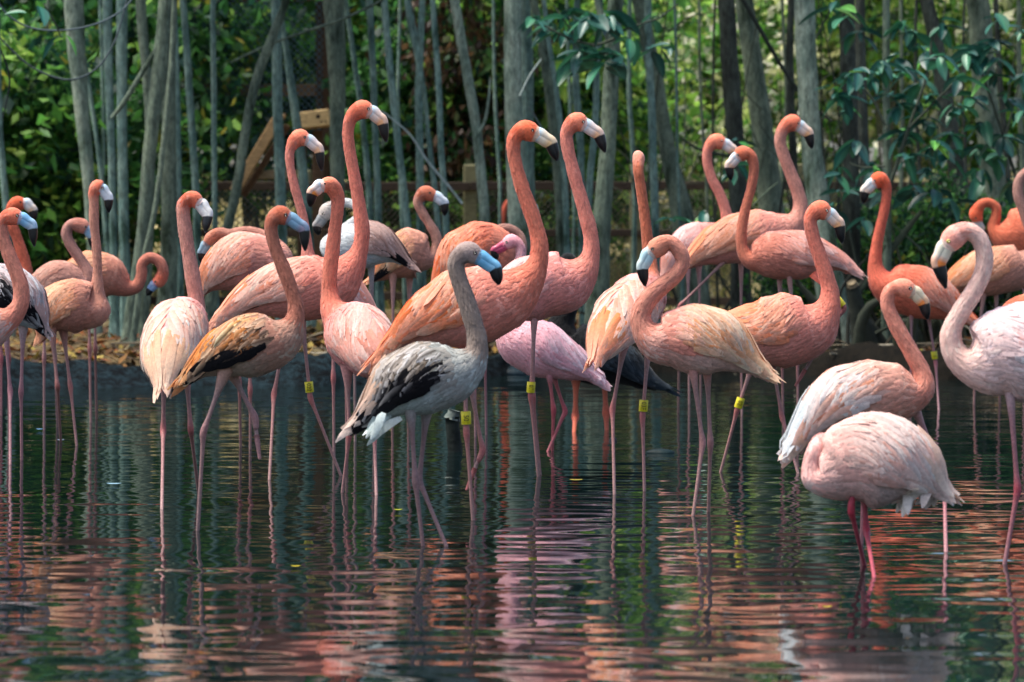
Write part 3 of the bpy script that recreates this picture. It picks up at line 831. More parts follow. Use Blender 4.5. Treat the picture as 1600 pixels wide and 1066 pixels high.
for i, u in enumerate(post_u):
    x = (u - 800) * S_
    z0 = zg(x, FY)
    mb = MB()
    hh = (ztop + .14 + random.uniform(-.04, .04) - z0 + .2) / 2
    box(mb, (x, FY, z0 - .2 + hh), (.068, .062, hh), col=lin('#7c7a58') * random.uniform(.8, 1.1), bev=.012)
    mb.build('post', M_wood, root, smooth=False)
    if i < len(post_u) - 1:
        x2 = (post_u[i + 1] - 800) * S_
        for zr, hh in ((ztop - .035, .042), (CAMH + (HOR - 365) * S_, .036), (zg((x + x2) / 2, FY) + .14, .04)):
            mb = MB()
            box(mb, ((x + x2) / 2, FY - .09, zr + random.uniform(-.008, .008)), ((x2 - x) / 2 - .002, .022, hh), col=lin('#3c3126') * random.uniform(.8, 1.2), bev=.006)
            mb.build('rail', M_wood, root, smooth=False)
mb = diamond_mesh((-565 - 800) * S_, (2035 - 800) * S_, zg(0, FY) + .05, ztop, FY + .075, .062, .0026, '#4a463c')
tag(mb.build('chain_link', M_wire, root, smooth=False), kind='stuff')

AY = 33.5
S_ = AY / FPX
root = empty('netting_panel', ((395 - 800) * S_, AY, zg(-2.7, AY)))
tag(root, 'tall dark wire netting panel with wooden crossboard behind the slanting trunk', 'fence')
x0, x1 = (285 - 800) * S_, (505 - 800) * S_
for x in (x0, x1):
    mb = MB(); box(mb, (x, AY, 1.9), (.075, .06, 2.1), col=lin('#4a3626'), bev=.01); mb.build('post', M_wood, root, smooth=False)
for zv, hh, c in ((CAMH + (HOR - 141) * S_, .065, '#7a5d40'), (CAMH + (HOR + 5) * S_, .06, '#4a3828'), (3.9, .06, '#4a3828')):
    mb = MB(); box(mb, ((x0 + x1) / 2, AY + .085, zv), ((x1 - x0) / 2 + .07, .022, hh), col=lin(c), bev=.006); mb.build('board', M_wood, root, smooth=False)
tag(diamond_mesh(x0, x1, .4, 3.9, AY - .07, .075, .0042, '#3c5660').build('netting', M_wire, root, smooth=False), kind='stuff')

# wooden A-frame stand with a drilled top board
WY = 29.6
S_ = WY / FPX
root = empty('wooden_stand', ((450 - 800) * S_, WY, zg(-2, WY)))
tag(root, 'pale wooden A-frame stand with drilled top board behind the stems', 'stand')
def beam(n, a, b, w, d, col, Y=WY):
    p, q = P(*a, Y), P(*b, Y)
    D = nrm(q - p); Sx = np.array([0, 1., 0]); Uu = np.cross(Sx, D)
    R = np.stack([D, Sx, Uu], 1)
    mb = MB(); box(mb, (p + q) / 2, (np.linalg.norm(q - p) / 2, d, w), R, lin(col), .006)
    return mb.build(n, M_wood, root, smooth=False)
beam('beam', (366, 300), (440, 176), .048, .05, '#a88a60', WY)
beam('beam', (380, 306), (450, 196), .028, .05, '#5c4632', WY + .11)
beam('plank', (392, 274), (462, 272), .04, .10, '#9a8a6c', WY + .25)
beam('post', (497, 420), (497, 204), .05, .05, '#5a4632', WY + .2)
beam('post', (472, 420), (472, 214), .04, .05, '#4c3c2c', WY + .34)
b = beam('top_board', (466, 190), (516, 184), .075, .16, '#c0a472', WY)
mb = MB()
p0, p1 = P(466, 190, WY - .163), P(516, 184, WY - .163)
for t, dz, r in ((.62, .025, .020), (.72, -.03, .010), (.86, -.032, .010), (.25, .03, .006)):  # flat dark discs on the board, painted as the shade inside drilled holes
    c = p0 + (p1 - p0) * t + np.array([0, 0, dz])
    an = np.linspace(0, 6.283, 12, endpoint=False)
    mb.add(np.stack([c[0] + r * np.cos(an), np.full(12, c[1]), c[2] + r * np.sin(an)], 1), [tuple(range(12))], lin('#15100c'))
mb.build('hole', M_wood, b, smooth=False)

# ---- root tangle, bank litter, fallen sticks
root = empty('root_tangle', (P(1370, HOR, 22.6)[0], 22.6, .1))
tag(root, 'dark tangle of mossy roots and a cut stump at the water edge', 'roots')
for i in range(15):
    u0 = random.uniform(1300, 1480); u1 = u0 + random.uniform(-90, 90)
    Yq = 22.3 + random.uniform(0, .8)
    zb = zg((u0 - 800) * Yq / FPX, Yq)
    a = np.array([(u0 - 800) * Yq / FPX, Yq, zb - .03]); b = np.array([(u1 - 800) * Yq / FPX, Yq - random.uniform(.0, .3), zb + random.uniform(.05, .55)])
    m = (a + b) / 2 + np.array([random.uniform(-.1, .1), 0, random.uniform(.0, .18)])
    mb = MB(); tube(mb, [[*a, .05], [*m, .038], [*b, .014]], 14, 8, lin(random.choice(['#262a22', '#30362a', '#20221c', '#3a4030'])), rough=.06)
    mb.build('root', M_twig, root)
for i in range(34):
    u0 = random.uniform(1300, 1560); Yq = 22.4 + random.uniform(0, 1.6)
    zb = zg((u0 - 800) * Yq / FPX, Yq)
    a = np.array([(u0 - 800) * Yq / FPX, Yq, zb - .03]); b = a + np.array([random.uniform(-.5, .6), random.uniform(-.2, .2), random.uniform(.25, .95)])
    m = (a + b) / 2 + np.array([random.uniform(-.12, .12), 0, random.uniform(-.05, .12)])
    mb = MB(); tube(mb, [[*a, random.uniform(.012, .026)], [*m, .013], [*b, .004]], 12, 6, lin(random.choice(['#262a22', '#30362a', '#20221c', '#464a38'])), rough=.05)
    mb.build('dead_branch', M_twig, root)
mb = MB(); a = P(1352, 540, 22.5); b = P(1332, 446, 22.4)
tube(mb, [[*a, .10], [*(a * .5 + b * .5), .065], [*b, .042]], 14, 12, lin('#2a2f26'), rough=.04)
mb.build('stump', M_twig, root)
mb = MB(); tube(mb, [[*(b - [0, .015, 0]), .040], [*(b + np.array([-.01, -.03, .022])), .034]], 3, 12, lin('#7d7058'))
mb.build('cut_face', M_twig, root)

R = np.random.default_rng(99)
for i in range(150):
    x = R.uniform(-4, 4.2) if i < 70 else R.uniform(.3, 4.2); e = float(edge_y(np.array(x)))
    y = e + (R.uniform(.15, 3.2) if i < 70 else R.uniform(-.05, 1.2)); L = R.uniform(.15, .7); a = R.uniform(0, 3.14)
    z = zg(x, y) + .03
    d = np.array([math.cos(a), math.sin(a) * .6, R.normal(0, .16)]) * L / 2
    m = np.array([x, y, z + abs(d[2]) + .02])
    mb = MB(); tube(mb, [[*(m - d), .008], [*(m + R.normal(0, .02, 3)), .007], [*(m + d), .003]], 7, 5, lin(random.choice(['#5a5040', '#7a705c', '#3c3428', '#8c8674'])))
    o = mb.build('fallen_stick', M_twig, None, origin=m)
    tag(o, 'thin dry stick lying on the leaf-littered bank', 'stick', 'dry sticks on the bank')
# leaf litter
n = 15000
x = R.uniform(-7, 7, n); y = edge_y(x) + .02 + 9.5 * R.random(n) ** 1.9
z = ground_z(x, y) + .008
a = R.random(n) * 6.28; L = R.uniform(.03, .075, n); tl = R.normal(0, .35, (n, 2))
d = np.stack([np.cos(a), np.sin(a), tl[:, 0]], 1) * L[:, None]; s = np.stack([-np.sin(a), np.cos(a), tl[:, 1]], 1) * L[:, None] * .38
p = np.stack([x, y, z + L * .28], 1)
v = np.stack([p - d, p + s, p + d, p - s], 1).reshape(-1, 3)
LC = np.array([lin(q) for q in ['#7a5228', '#9a6c30', '#5c3c20', '#b08a3c', '#6e5a3a', '#8c7c54', '#4a3a28', '#a65c28', '#c0a850', '#3c2c1c']])
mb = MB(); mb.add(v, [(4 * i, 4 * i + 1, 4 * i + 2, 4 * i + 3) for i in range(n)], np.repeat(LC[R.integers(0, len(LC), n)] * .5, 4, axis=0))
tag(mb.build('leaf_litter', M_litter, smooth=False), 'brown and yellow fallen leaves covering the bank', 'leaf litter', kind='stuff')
# dry grass and weeds beyond the fence
n = 9000
x = R.uniform(-12, 14, n); y = R.uniform(31.4, 44, n); z = ground_z(x, y)
h = R.uniform(.12, .5, n); lean = R.normal(0, .25, (n, 2)) * h[:, None]
w = .012
v = np.stack([np.stack([x - w, y, z - .02], 1), np.stack([x + w, y, z - .02], 1), np.stack([x + lean[:, 0], y + lean[:, 1], z + h], 1)], 1).reshape(-1, 3)
GC = np.array([lin(q) for q in ['#b0a468', '#8c8c4c', '#c8bc84', '#6f8040', '#a08a54']])
mb = MB(); mb.add(v, [(3 * i, 3 * i + 1, 3 * i + 2) for i in range(n)], np.repeat(GC[R.integers(0, 5, n)], 3, axis=0))
tag(mb.build('dry_grass', M_leaf, smooth=False), 'dry pale grass and weeds beyond the fence', 'grass', kind='stuff')

# ---- small things on the water
def rock(label, u, v, rx, rz, col, name='rock', cat='rock', seed=0):
    Y = FPX * CAMH / (v - HOR); k = Y / FPX
    c = P(u, v, Y); c[2] = 0
    Rr = np.random.default_rng(seed)
    bm = bmesh.new(); bmesh.ops.create_icosphere(bm, subdivisions=3, radius=1)
    V = np.array([q.co[:] for q in bm.verts]); F = [tuple(q.index for q in f.verts) for f in bm.faces]; bm.free()
    ph = Rr.random((4, 3)) * 6; fr = Rr.normal(0, 2.2, (4, 3))
    dsp = 1 + .12 * sum(np.sin(V @ fr[i] + ph[i, 0]) for i in range(4)) / 2
    V = V * dsp[:, None] * np.array([rx * k, rx * k * .7, rz * k])
    mb = MB(); mb.add(V + c, F, lin(col))
    o = mb.build(name, M_rock, None, origin=c)
    return tag(o, label, cat)
rock('low dark teal stone breaking the water at centre right', 1030, 709, 23, 8, '#0c2022', seed=1)
rock('small dark wet stone behind the leg of the black bird', 958, 690, 6, 8, '#20262a', seed=2)
rock('dark wet lump at the foot of the bank, centre', 800, 585, 36, 14, '#10222a', seed=3)
rock('wet boulder at the bank right of the black bird', 1070, 566, 34, 13, '#0c1012', seed=4)
# broken stub standing in the water behind the grey juvenile
Y = FPX * CAMH / (706 - HOR); root = empty('broken_stub', (P(715, 706, Y)[0], Y, 0))
tag(root, 'broken dark wooden stub standing in the water behind the grey juvenile', 'stub')
mb = MB(); a, b = P(720, 712, Y), P(706, 652, Y); a[2] = -.25
tube(mb, [[*a, .036], [*(a * .4 + b * .6), .032], [*b, .030]], 12, 9, lin('#1f2622'), rough=.06); mb.build('post', M_rock, root)
mb = MB(); tube(mb, [[*(b + [0, 0, -.01]), .033], [*(b + [.012, 0, .03]), .024]], 4, 9, lin('#5c6660'), rough=.12); mb.build('broken_end', M_rock, root)
def float_leaf(label, u, v, L, col, cat='leaf', name='floating_leaf'):
    Y = FPX * CAMH / (v - HOR); k = Y / FPX; c = P(u, v, Y); c[2] = .006
    t = np.linspace(-1, 1, 9); w = np.sqrt(np.clip(1 - t**2, 0, 1)) * .42
    V = [(c[0] + t[i] * L * k / 2, c[1] + q * w[i] * L * k / 2 * 2.2, c[2] + .002 * abs(q) + .002 * t[i]**2) for i in range(9) for q in (-1, 0, 1)]
    mb = MB(); mb.add(V, [(i * 3 + j, i * 3 + j + 1, i * 3 + j + 4, i * 3 + j + 3) for i in range(8) for j in range(2)], lin(col))
    return tag(mb.build(name, M_litter, None, origin=c), label, cat)
float_leaf('yellow leaf floating between the centre and right flamingos', 900, 753, 22, '#8f8228')
float_leaf('small yellow leaf floating in the lower left foreground', 462, 889, 16, '#a89a20')
float_leaf('tiny yellow leaf floating under the coral-necked flamingo', 622, 800, 14, '#a8b030')
float_leaf('yellow leaf floating at the lower right near the red leg reflection', 1292, 953, 16, '#b09a34')
float_leaf('bluish feather floating at left', 178, 759, 24, '#7fa4b4', 'feather', 'floating_feather')
float_leaf('small blue feather floating beyond the left legs', 62, 673, 11, '#7fb0d8', 'feather', 'floating_feather')
float_leaf('grey feather floating under the tan upright flamingo', 95, 690, 12, '#8fa0b4', 'feather', 'floating_feather')
float_leaf('bright green leaf lying at the bank behind the bowed head at right', 1398, 566, 30, '#4fae2c')

for i in range(26):
    v_ = random.uniform(640, 1040); u_ = random.uniform(20, 1580)
    o = float_leaf('tiny scrap of dead leaf floating on the pond', u_, v_, random.uniform(5, 10), random.choice(['#5c4c34', '#6f6a50', '#3c3a2c', '#8c8668']), 'debris', 'floating_scrap')
    o['group'] = 'tiny scraps floating on the pond'

# duck resting at the bank
Yd = FPX * CAMH / (601 - HOR); kd = Yd / FPX
root = empty('duck', (P(190, 601, Yd)[0], Yd, 0)); tag(root, 'small brown duck with a dark head resting at the water edge, left', 'duck')
mb = MB()
rows = [[*P(222, 594, Yd), 2 * kd], [*P(212, 594, Yd), 6 * kd], [*P(195, 594, Yd), 10 * kd], [*P(176, 595, Yd), 10 * kd], [*P(165, 590, Yd), 7 * kd], [*P(163, 582, Yd), 5 * kd], [*P(163, 576, Yd), 6 * kd], [*P(158, 575, Yd), 4 * kd]]
cs = ['#8f7a5e', '#8f7a5e', '#957f60', '#7d6a50', '#3a3430', '#15161a', '#15161a', '#15161a']
tube(mb, rows, 30, 12, np.array([lin(q) for q in cs])); mb.build('body', M_skin, root)
mb = MB(); tube(mb, [[*P(158, 576, Yd), 2.6 * kd], [*P(153, 578, Yd), 2 * kd], [*P(149, 579, Yd), 1.2 * kd]], 6, 8, lin('#6a6a60')); mb.build('bill', M_bill, root)
mb = MB(); tube(mb, [[*P(220, 592, Yd - .01), 3 * kd], [*P(216, 591, Yd - .02), 3.4 * kd]], 5, 8, lin('#d8e4ea')); mb.build('tail', M_skin, root)
for sg in (-1, 1):
    mb = MB(); tube(mb, [[*P(178, 591, Yd + sg * .035), 5 * kd], [*P(194, 591, Yd + sg * .04), 6 * kd], [*P(212, 593, Yd + sg * .03), 2 * kd]], 10, 8, lin('#7a664a')); mb.build('wing', M_feather, root)
# ------------------------------------------------------------------ flamingos
def mixc(a, b, t):
    return lin(a) * (1 - t) + lin(b) * t

def vivid(h, k=1.07, g=1.0):
    c = lin(h); l = c.dot([.3, .5, .2])
    return np.clip(l + (c - l) * k, .004, .92) * g

PAL = {
 'salmon': dict(neck='#e2826a', head='#e47655', body='#e8a394', wa='#f6c3b2', wb='#ee9a7c', wt='#f8d6c8', fl='#ee9a72', bill='#ecd4c2', mid='#eeb07c', leg='#ab8688', ank='#b8696a'),
 'pink':   dict(neck='#e58d78', head='#e98362', body='#ebaaa4', wa='#f6c9c3', wb='#eea79c', wt='#f9ddd8', fl='#f0a590', bill='#ecdcd2', mid='#f0ba8c', leg='#ac888c', ank='#ba686c'),
 'tan':    dict(neck='#d68a72', head='#de7456', body='#d59a84', wa='#eab694', wb='#dd9168', wt='#f0ceb4', fl='#e08e5e', bill='#dfe6e8', mid='#c9c6bd', leg='#b48a8c', ank='#bd7472'),
 'orange': dict(neck='#dd6a4c', head='#df5f38', body='#e08268', wa='#f0a184', wb='#e97a4a', wt='#f6c6b0', fl='#e8703e', bill='#e6dfd2', mid='#eab68a', leg='#a6808a', ank='#b4606a'),
 'rust':   dict(neck='#cf6646', head='#cd5a36', body='#cf8064', wa='#e7a284', wb='#d8774c', wt='#f0c4aa', fl='#dd7a48', bill='#dcd9d2', mid='#d9b792', leg='#b8828a', ank='#c0606a'),
 'brown':  dict(neck='#b9725a', head='#b65e42', body='#c49a86', wa='#efb58c', wb='#e48a44', wt='#f3d2b4', fl='#ea8e42', bill='#7fa5bd', mid='#8f8496', leg='#a98a8e', ank='#ad7b80', streak='#2c241f'),
 'grey':   dict(neck='#9b8b80', head='#a58c80', body='#a8aea8', wa='#d0c6bc', wb='#a08a70', wt='#ece6e2', fl='#d2ae94', bill='#6fb3d8', mid='#8cc4e0', leg='#97767c', ank='#96737a', streak='#3a3026'),
 'dusk':   dict(neck='#bb8576', head='#bd7a66', body='#c79686', wa='#d9ab98', wb='#c98f7c', wt='#e4c4b4', fl='#d09478', bill='#8fb0c4', mid='#9db4c0', leg='#a6848a', ank='#ab7478'),
 'white':  dict(neck='#e6b4a4', head='#e79a86', body='#e9d6d6', wa='#f6ecec', wb='#f0b8ae', wt='#fbf6f6', fl='#f0c8bc', bill='#e2d6c6', mid='#e8863c', leg='#b48490', ank='#b84a5c'),
 'blush':  dict(neck='#eeb6ac', head='#e99a8c', body='#dcb4a8', wa='#f1dcd4', wb='#e4b2a2', wt='#f8efe8', fl='#e8c4ae', bill='#e8dcd4', mid='#e4a070', leg='#b0566a', ank='#c23a52'),
 'pale':   dict(neck='#efb0b4', head='#eba0a6', body='#efb9c0', wa='#f4cdd4', wb='#ecaab4', wt='#fbe8ec', fl='#f2c4c8', bill='#c04a68', mid='#a83c5c', leg='#b8666e', ank='#bc505e'),
 'ash':    dict(neck='#cfd2d0', head='#bfb4aa', body='#cfd6d6', wa='#c4a296', wb='#ae8678', wt='#d2b8ae', fl='#a88478', bill='#8f9290', mid='#9c8f86', leg='#a48c90', ank='#a8787c'),
 'black':  dict(neck='#0e1012', head='#0e1012', body='#101316', wa='#1a242b', wb='#0c1013', wt='#384a56', fl='#0c1013', bill='#6a5a4a', mid='#3a3028', leg='#c4664e', ank='#c8583e'),
}

class Torso:
    def __init__(s, c, S, U, T, rv, rl):
        s.c, s.S, s.U, s.T, s.rv, s.rl = c, S, U, T, rv, rl
        d = np.r_[0, np.cumsum(np.linalg.norm(np.diff(c, axis=0), axis=1))]
        s.L = d[-1]; s.x = d / d[-1]
    def at(s, t):
        t = np.atleast_1d(t)
        tc = np.clip(t, 0.0, 1)
        g = lambda a: np.stack([np.interp(tc, s.x, a[:, k]) for k in range(3)], -1)
        c, S, U = g(s.c), g(s.S), g(s.U)
        over = np.minimum(t, 0) * s.L
        c = c + s.T[0] * over[:, None] - np.array([0, 0, 1.0]) * (over**2)[:, None] * 0.6
        return c, S, U, np.interp(tc, s.x, s.rv), np.interp(tc, s.x, s.rl)
    def surf(s, t, th):
        c, S, U, rv, rl = s.at(t)
        th = np.atleast_1d(th)
        ct, st = np.cos(th), np.sin(th)
        p = c + U * (rv * ct)[:, None] + S * (rl * st)[:, None]
        n = U * (ct / rv)[:, None] + S * (st / rl)[:, None]
        n /= np.linalg.norm(n, axis=1)[:, None]
        e = -U * (rv * st)[:, None] + S * (rl * ct)[:, None]
        e /= np.maximum(np.linalg.norm(e, axis=1), 1e-9)[:, None]
        return p, n, e

FT5 = np.array([0, .3, .6, .84, 1.0]); FW5 = np.array([.55, 1, 1, .72, .16])
FT7 = np.array([0, .16, .34, .52, .7, .88, 1.0]); FW7 = np.array([.5, .85, 1, 1, .9, .6, .06])
FT3 = np.array([0, .5, 1.0]); FW3 = np.array([.6, 1, .3])
QUADS = {}
for _n in (3, 5, 7):
    QUADS[_n] = [(i * 3 + j, i * 3 + j + 1, (i + 1) * 3 + j + 1, (i + 1) * 3 + j) for i in range(_n - 1) for j in range(2)]

def feather(mb, to, s, th, L, W, dth, off0, off1, cb, ct, edge=None, FT=FT5, FW=FW5, twist=0.0):
    n = len(FT)
    p, nn, e = to.surf(s - FT * L / to.L, th + FT * dth)
    off = off0 + (off1 - off0) * FT
    base = p + nn * off[:, None]
    w = (FW * W)[:, None]
    sag = (FW * W) ** 2 / 0.16
    lft = base - e * w - nn * (sag + twist * W)[:, None]
    rgt = base + e * w - nn * (sag - twist * W)[:, None]
    mid = base + nn * (W * 0.14)
    v = np.stack([lft, mid, rgt], 1).reshape(-1, 3)
    t = FT[:, None]
    cm = cb * (1 - t) + ct * t
    ce = cm if edge is None else edge[0] * (1 - t) + edge[1] * t
    c = np.stack([ce, cm, ce], 1).reshape(-1, 3)
    mb.add(v, QUADS[n], c)

def lip(s, q):
    return .013 * min(1, max(0, q)) ** 2 * math.sin(math.pi * min(1, max(0, s)) ** .8)

DIGITS = {}
def text_mesh(txt):
    if txt in DIGITS: return DIGITS[txt]
    cu = bpy.data.curves.new('t', 'FONT'); cu.body = txt; cu.size = 1.0; cu.align_x = 'CENTER'; cu.align_y = 'CENTER'
    cu.resolution_u = 3
    o = bpy.data.objects.new('t', cu); COL.objects.link(o)
    dg = bpy.context.evaluated_depsgraph_get(); dg.update()
    me = bpy.data.meshes.new_from_object(o.evaluated_get(dg))
    v = np.array([q.co[:] for q in me.vertices]); f = [tuple(p.vertices) for p in me.polygons]
    bpy.data.objects.remove(o); bpy.data.curves.remove(cu); bpy.data.meshes.remove(me)
    DIGITS[txt] = (v, f)
    return DIGITS[txt]

def leg_band(root, a, b, t, r, txt):
    """yellow ring round the leg between points a and b"""
    d = nrm(b - a); c = a + (b - a) * t
    S = nrm(np.cross(d, [0, 1, 0])); F = np.cross(d, S)
    if F[1] > 0: F = -F; S = -S
    h = 0.021
    mb = MB()
    k = np.array([c - d * h, c - d * h * .9, c + d * h * .9, c + d * h])
    rr = np.array([r * .93, r, r, r * .93])
    v, f = loft(k, np.tile(S, (4, 1)), np.tile(F, (4, 1)), rr, rr, 18)
    cb_ = lin('#c8bd1a') * (1 + .12 * rng.normal(size=(len(v), 1)))
    mb.add(v, f, np.clip(cb_, 0, .9))
    bo = mb.build('leg_band', M_band, root)
    if txt:
        tv, tf = text_mesh(txt)
        sc = 0.024
        X = tv[:, 0] * sc * 0.84; Yy = tv[:, 1] * sc * 1.0     # along the leg, across the leg
        ang = Yy / r
        m2 = MB()
        sgn = 1.0
        v = c + d * X[:, None] * sgn + (F * np.cos(ang)[:, None] + S * np.sin(ang)[:, None]) * (r + 0.0007)
        m2.add(v, tf, lin('#15150c'))
        m2.build('band_number', M_band, bo, smooth=False)

def bird(name, label, cat, wl, torso, neck, head, bill, legs, pal, group, black=0.0, bands=(), thmax=105, nfl=7, species='flamingo', rough_tail=False, pal_over=None, ground=None, belly=None, flen=0.24, seed=None, thick=1.0, neckcol=None, tuft=()):
    pl = dict(PAL[pal]); pl.update(pal_over or {})
    for q_ in ('neck', 'head', 'body', 'wa', 'wb', 'wt', 'fl'):
        pl[q_] = vivid(pl[q_], (.90 if q_ == 'neck' else .96) if q_ in ('neck', 'head') else 1.10, 1.12 if q_ in ('neck', 'head') else 1.0) if pal not in ('black', 'grey', 'ash') else lin(pl[q_])
    if neckcol: neckcol = vivid(neckcol, .90, 1.12)
    Y0 = FPX * CAMH / (wl - HOR) if ground is None else ground
    k = Y0 / FPX
    R = np.random.default_rng(seed if seed is not None else int(wl * 7 + head[0] + 5000))
    base = P(torso[len(torso) // 2][0], HOR, Y0); base[2] = 0 if ground is None else ground_z(np.array(base[0]), np.array(Y0))
    root = empty(name, base)
    tag(root, label, cat, group)
    # ---- body: tail -> chest -> neck -> head as one loft
    rows = []
    for t in torso:
        d = t[3] if len(t) > 3 else 0.0
        rv = t[2] * k
        rl = t[4] * k if len(t) > 4 and t[4] else min(rv * 0.88, 0.118 + 0.1 * max(0, rv - .12))
        rows.append([*P(t[0], t[1], Y0 + d), rv, rl])
    nt_ = len(rows)
    nd = 0.0
    for t in neck:
        if len(t) > 3: nd = t[3]
        elif nt_ and len(torso[-1]) > 3 and t is neck[0]: nd = torso[-1][3]
        rows.append([*P(t[0], t[1], Y0 + nd), t[2] * k, t[2] * k])
    hd = head[3] if len(head) > 3 else nd
    hr = head[2] * k * 1.08
    hc = P(head[0], head[1], Y0 + hd)
    bp = [P(q[0], q[1], Y0 + (q[2] if len(q) > 2 else hd)) for q in bill]
    hdir = nrm(bp[0] - hc)
    fr = hc * .45 + bp[0] * .55
    rows.append([*hc, hr, hr * .80])
    rows.append([*fr, hr * .86, hr * .70])
    rows.append([*bp[0], hr * .60, hr * .48])
    nT, nN = 34, 62
    tc_ = hermite(rows, 96)
    # parameter index where the torso ends
    ref = np.array(rows[nt_ - 1][:3])
    iT = int(np.argmin(np.linalg.norm(tc_[:, :3] - ref, axis=1)))
    iN = int(np.argmin(np.linalg.norm(tc_[:, :3] - np.array(rows[nt_][:3]), axis=1)))
    iH = int(np.argmin(np.linalg.norm(tc_[iN:, :3] - hc, axis=1))) + iN
    Hh = np.array(rows[nt_ - 1][:3]) - np.array(rows[0][:3]); Hh[2] = 0
    Lat = np.cross(nrm(Hh), [0, 0, 1.0])
    c = tc_[:, :3]
    T, S, U = frames(c, Lat)
    rv, rl = np.maximum(tc_[:, 3], .002), np.maximum(tc_[:, 4], .002)
    to_scale = np.linalg.norm(np.diff(c[:iT + 1], axis=0), axis=1).sum()
    e0 = np.clip(1 - np.arange(len(c)) / max(4, iT * .22), 0, 1)
    rv = np.maximum(rv, .030 * e0 ** .5 * (k * 407) ** 0 * min(1, to_scale / .45)); rl = np.maximum(rl, .034 * e0 ** .5 * min(1, to_scale / .45))
    rv[0] *= .45; rl[0] *= .45
    SEG = 22
    wob = 1 + .035 * np.interp(np.arange(len(c)), np.arange(0, len(c) + 4, 4), R.normal(size=len(np.arange(0, len(c) + 4, 4))))
    wob[iH - 2:] = 1
    rv = rv * wob; rl = rl * wob
    jit = 1 + 0.012 * R.normal(size=(len(c), SEG))
    v, f = loft(c, S, U, rl, rv, SEG, jitter=jit)
    # colours
    col = np.zeros((len(c), SEG, 3))
    a = np.linspace(0, 2 * np.pi, SEG, endpoint=False)
    nk, hdc, bd = (neckcol if neckcol is not None else pl['neck']), lin(pl['head']), lin(pl['body'])
    bl = lin(belly) if belly else bd
    for i in range(len(c)):
        if i <= iT - 6: cc = bd
        elif i <= iN + 3: cc = bd + (nk - bd) * (i - iT + 6) / max(1, iN + 3 - iT + 6)
        elif i < iH - 5: cc = nk
        elif i < iH: cc = nk + (hdc - nk) * (i - iH + 5) / 5
        else: cc = hdc
        ring = np.tile(cc, (SEG, 1))
        if belly and i <= iN:
            wv = np.clip(-np.cos(a) * 1.2 + .2, 0, 1)[:, None]
            ring = ring * (1 - wv) + bl * wv
        if i >= len(c) - 3 and species == 'flamingo':
            ring = ring * .25 + lin(pl['bill']) * .75
        col[i] = ring * (1 + 0.05 * R.normal(size=(SEG, 1)))
    mb = MB()
    mb.add(v, f, np.clip(col.reshape(-1, 3), 0, .95), 0)
    ringc = col.mean(axis=1)
    to = Torso(c[:iT + 1], S[:iT + 1], U[:iT + 1], T[:iT + 1], rv[:iT + 1], rl[:iT + 1])
    # ---- legs (same continuous body mesh)
    lc, ac = lin(pl['leg']) * np.array([.80, .80, .70]), lin(pl['ank']) * np.array([.82, .85, .74])
    leg_pts = []
    for li, lg in enumerate(legs):
        pts, opt = lg[0], (lg[1] if len(lg) > 1 else {})
        sd = (-0.032 if li == 0 else 0.032) + opt.get('d', 0)
        hip, ank, ft = pts
        h3 = P(hip[0], hip[1], Y0 + sd); a3 = P(ank[0], ank[1], Y0 + sd * .9)
        if opt.get('lift'):
            f3 = P(ft[0], ft[1], Y0 + sd * .7)
        elif ground is not None:
            f3 = P(ft[0], ft[1], Y0 + sd * .7); f3[2] = ground_z(np.array(f3[0]), np.array(f3[1]))
        else:
            Yf = np.clip(FPX * CAMH / (ft[1] - HOR), Y0 - .30, Y0 + .30)
            f3 = P(ft[0], ft[1], Yf)
            f3[2] = 0.0
            dd = (f3 - a3)
            f3 = f3 + dd * (0.26 / max(1e-3, -dd[2]))           # down to the pond bed
        hdv = nrm(h3 - a3)
        h0 = h3 + hdv * 0.05
        q = thick * .78
        ctrl = [[*h0, .036 * q], [*h3, .022 * q], [*(h3 * .72 + a3 * .28), .0112 * q], [*(a3 + hdv * .045), .0096 * q], [*a3, .0146 * q], [*(a3 + nrm(f3 - a3) * .04), .0096 * q], [*(a3 * .5 + f3 * .5), .0080 * q], [*f3, .0078 * q]]
        cs = [bd * .9, bd * .5 + lc * .5, lc, lc * .6 + ac * .4, ac, lc * .5 + ac * .5, lc, lc * .95]
        tt = hermite(ctrl, 40)
        Tt, Ss, Uu = frames(tt[:, :3])
        vv, ff = loft(tt[:, :3], Ss, Uu, tt[:, 3], tt[:, 3], 10)
        dist = np.r_[0, np.cumsum(np.sqrt(np.linalg.norm(np.diff(np.array(ctrl)[:, :3], axis=0), axis=1)))]
        cg = np.stack([np.interp(np.linspace(0, dist[-1], 40), dist, np.array(cs)[:, z]) for z in range(3)], 1)
        mb.add(vv, ff, np.repeat(cg, 10, axis=0), 1)
        # webbed toes
        dn = nrm(f3 - a3)
        fw = nrm(np.array([hdir[0], hdir[1] * .4, 0]) + 1e-3) if not opt.get('lift') else nrm(dn + 0.3 * np.array([hdir[0], 0, 0]))
        sp = nrm(np.cross(fw, dn)) if abs(fw.dot(dn)) < .95 else np.array([0, 1., 0])
        tips = []
        tl = .085
        for q_ in (-.55, 0, .55):
            tip = f3 + nrm(fw + sp * q_) * tl
            if opt.get('lift'): tip = f3 + nrm(dn + sp * q_ * .35 + fw * .1) * tl * .9
            tips.append(tip)
            tube(mb, [[*f3, .0095], [*(f3 * .5 + tip * .5), .0075], [*tip, .004]], 5, 6, ac, 1)
        mb.add([f3, tips[0] * .85 + f3 * .15, tips[1] * .85 + f3 * .15, tips[2] * .85 + f3 * .15], [(0, 1, 2), (0, 2, 3)], ac * .9, 1)
        leg_pts.append((h3, a3, f3))
    mb.build('body', [M_skin, M_leg], root)
    # ---- bill
    latb = np.cross(bp[1] - bp[0], bp[2] - bp[1])
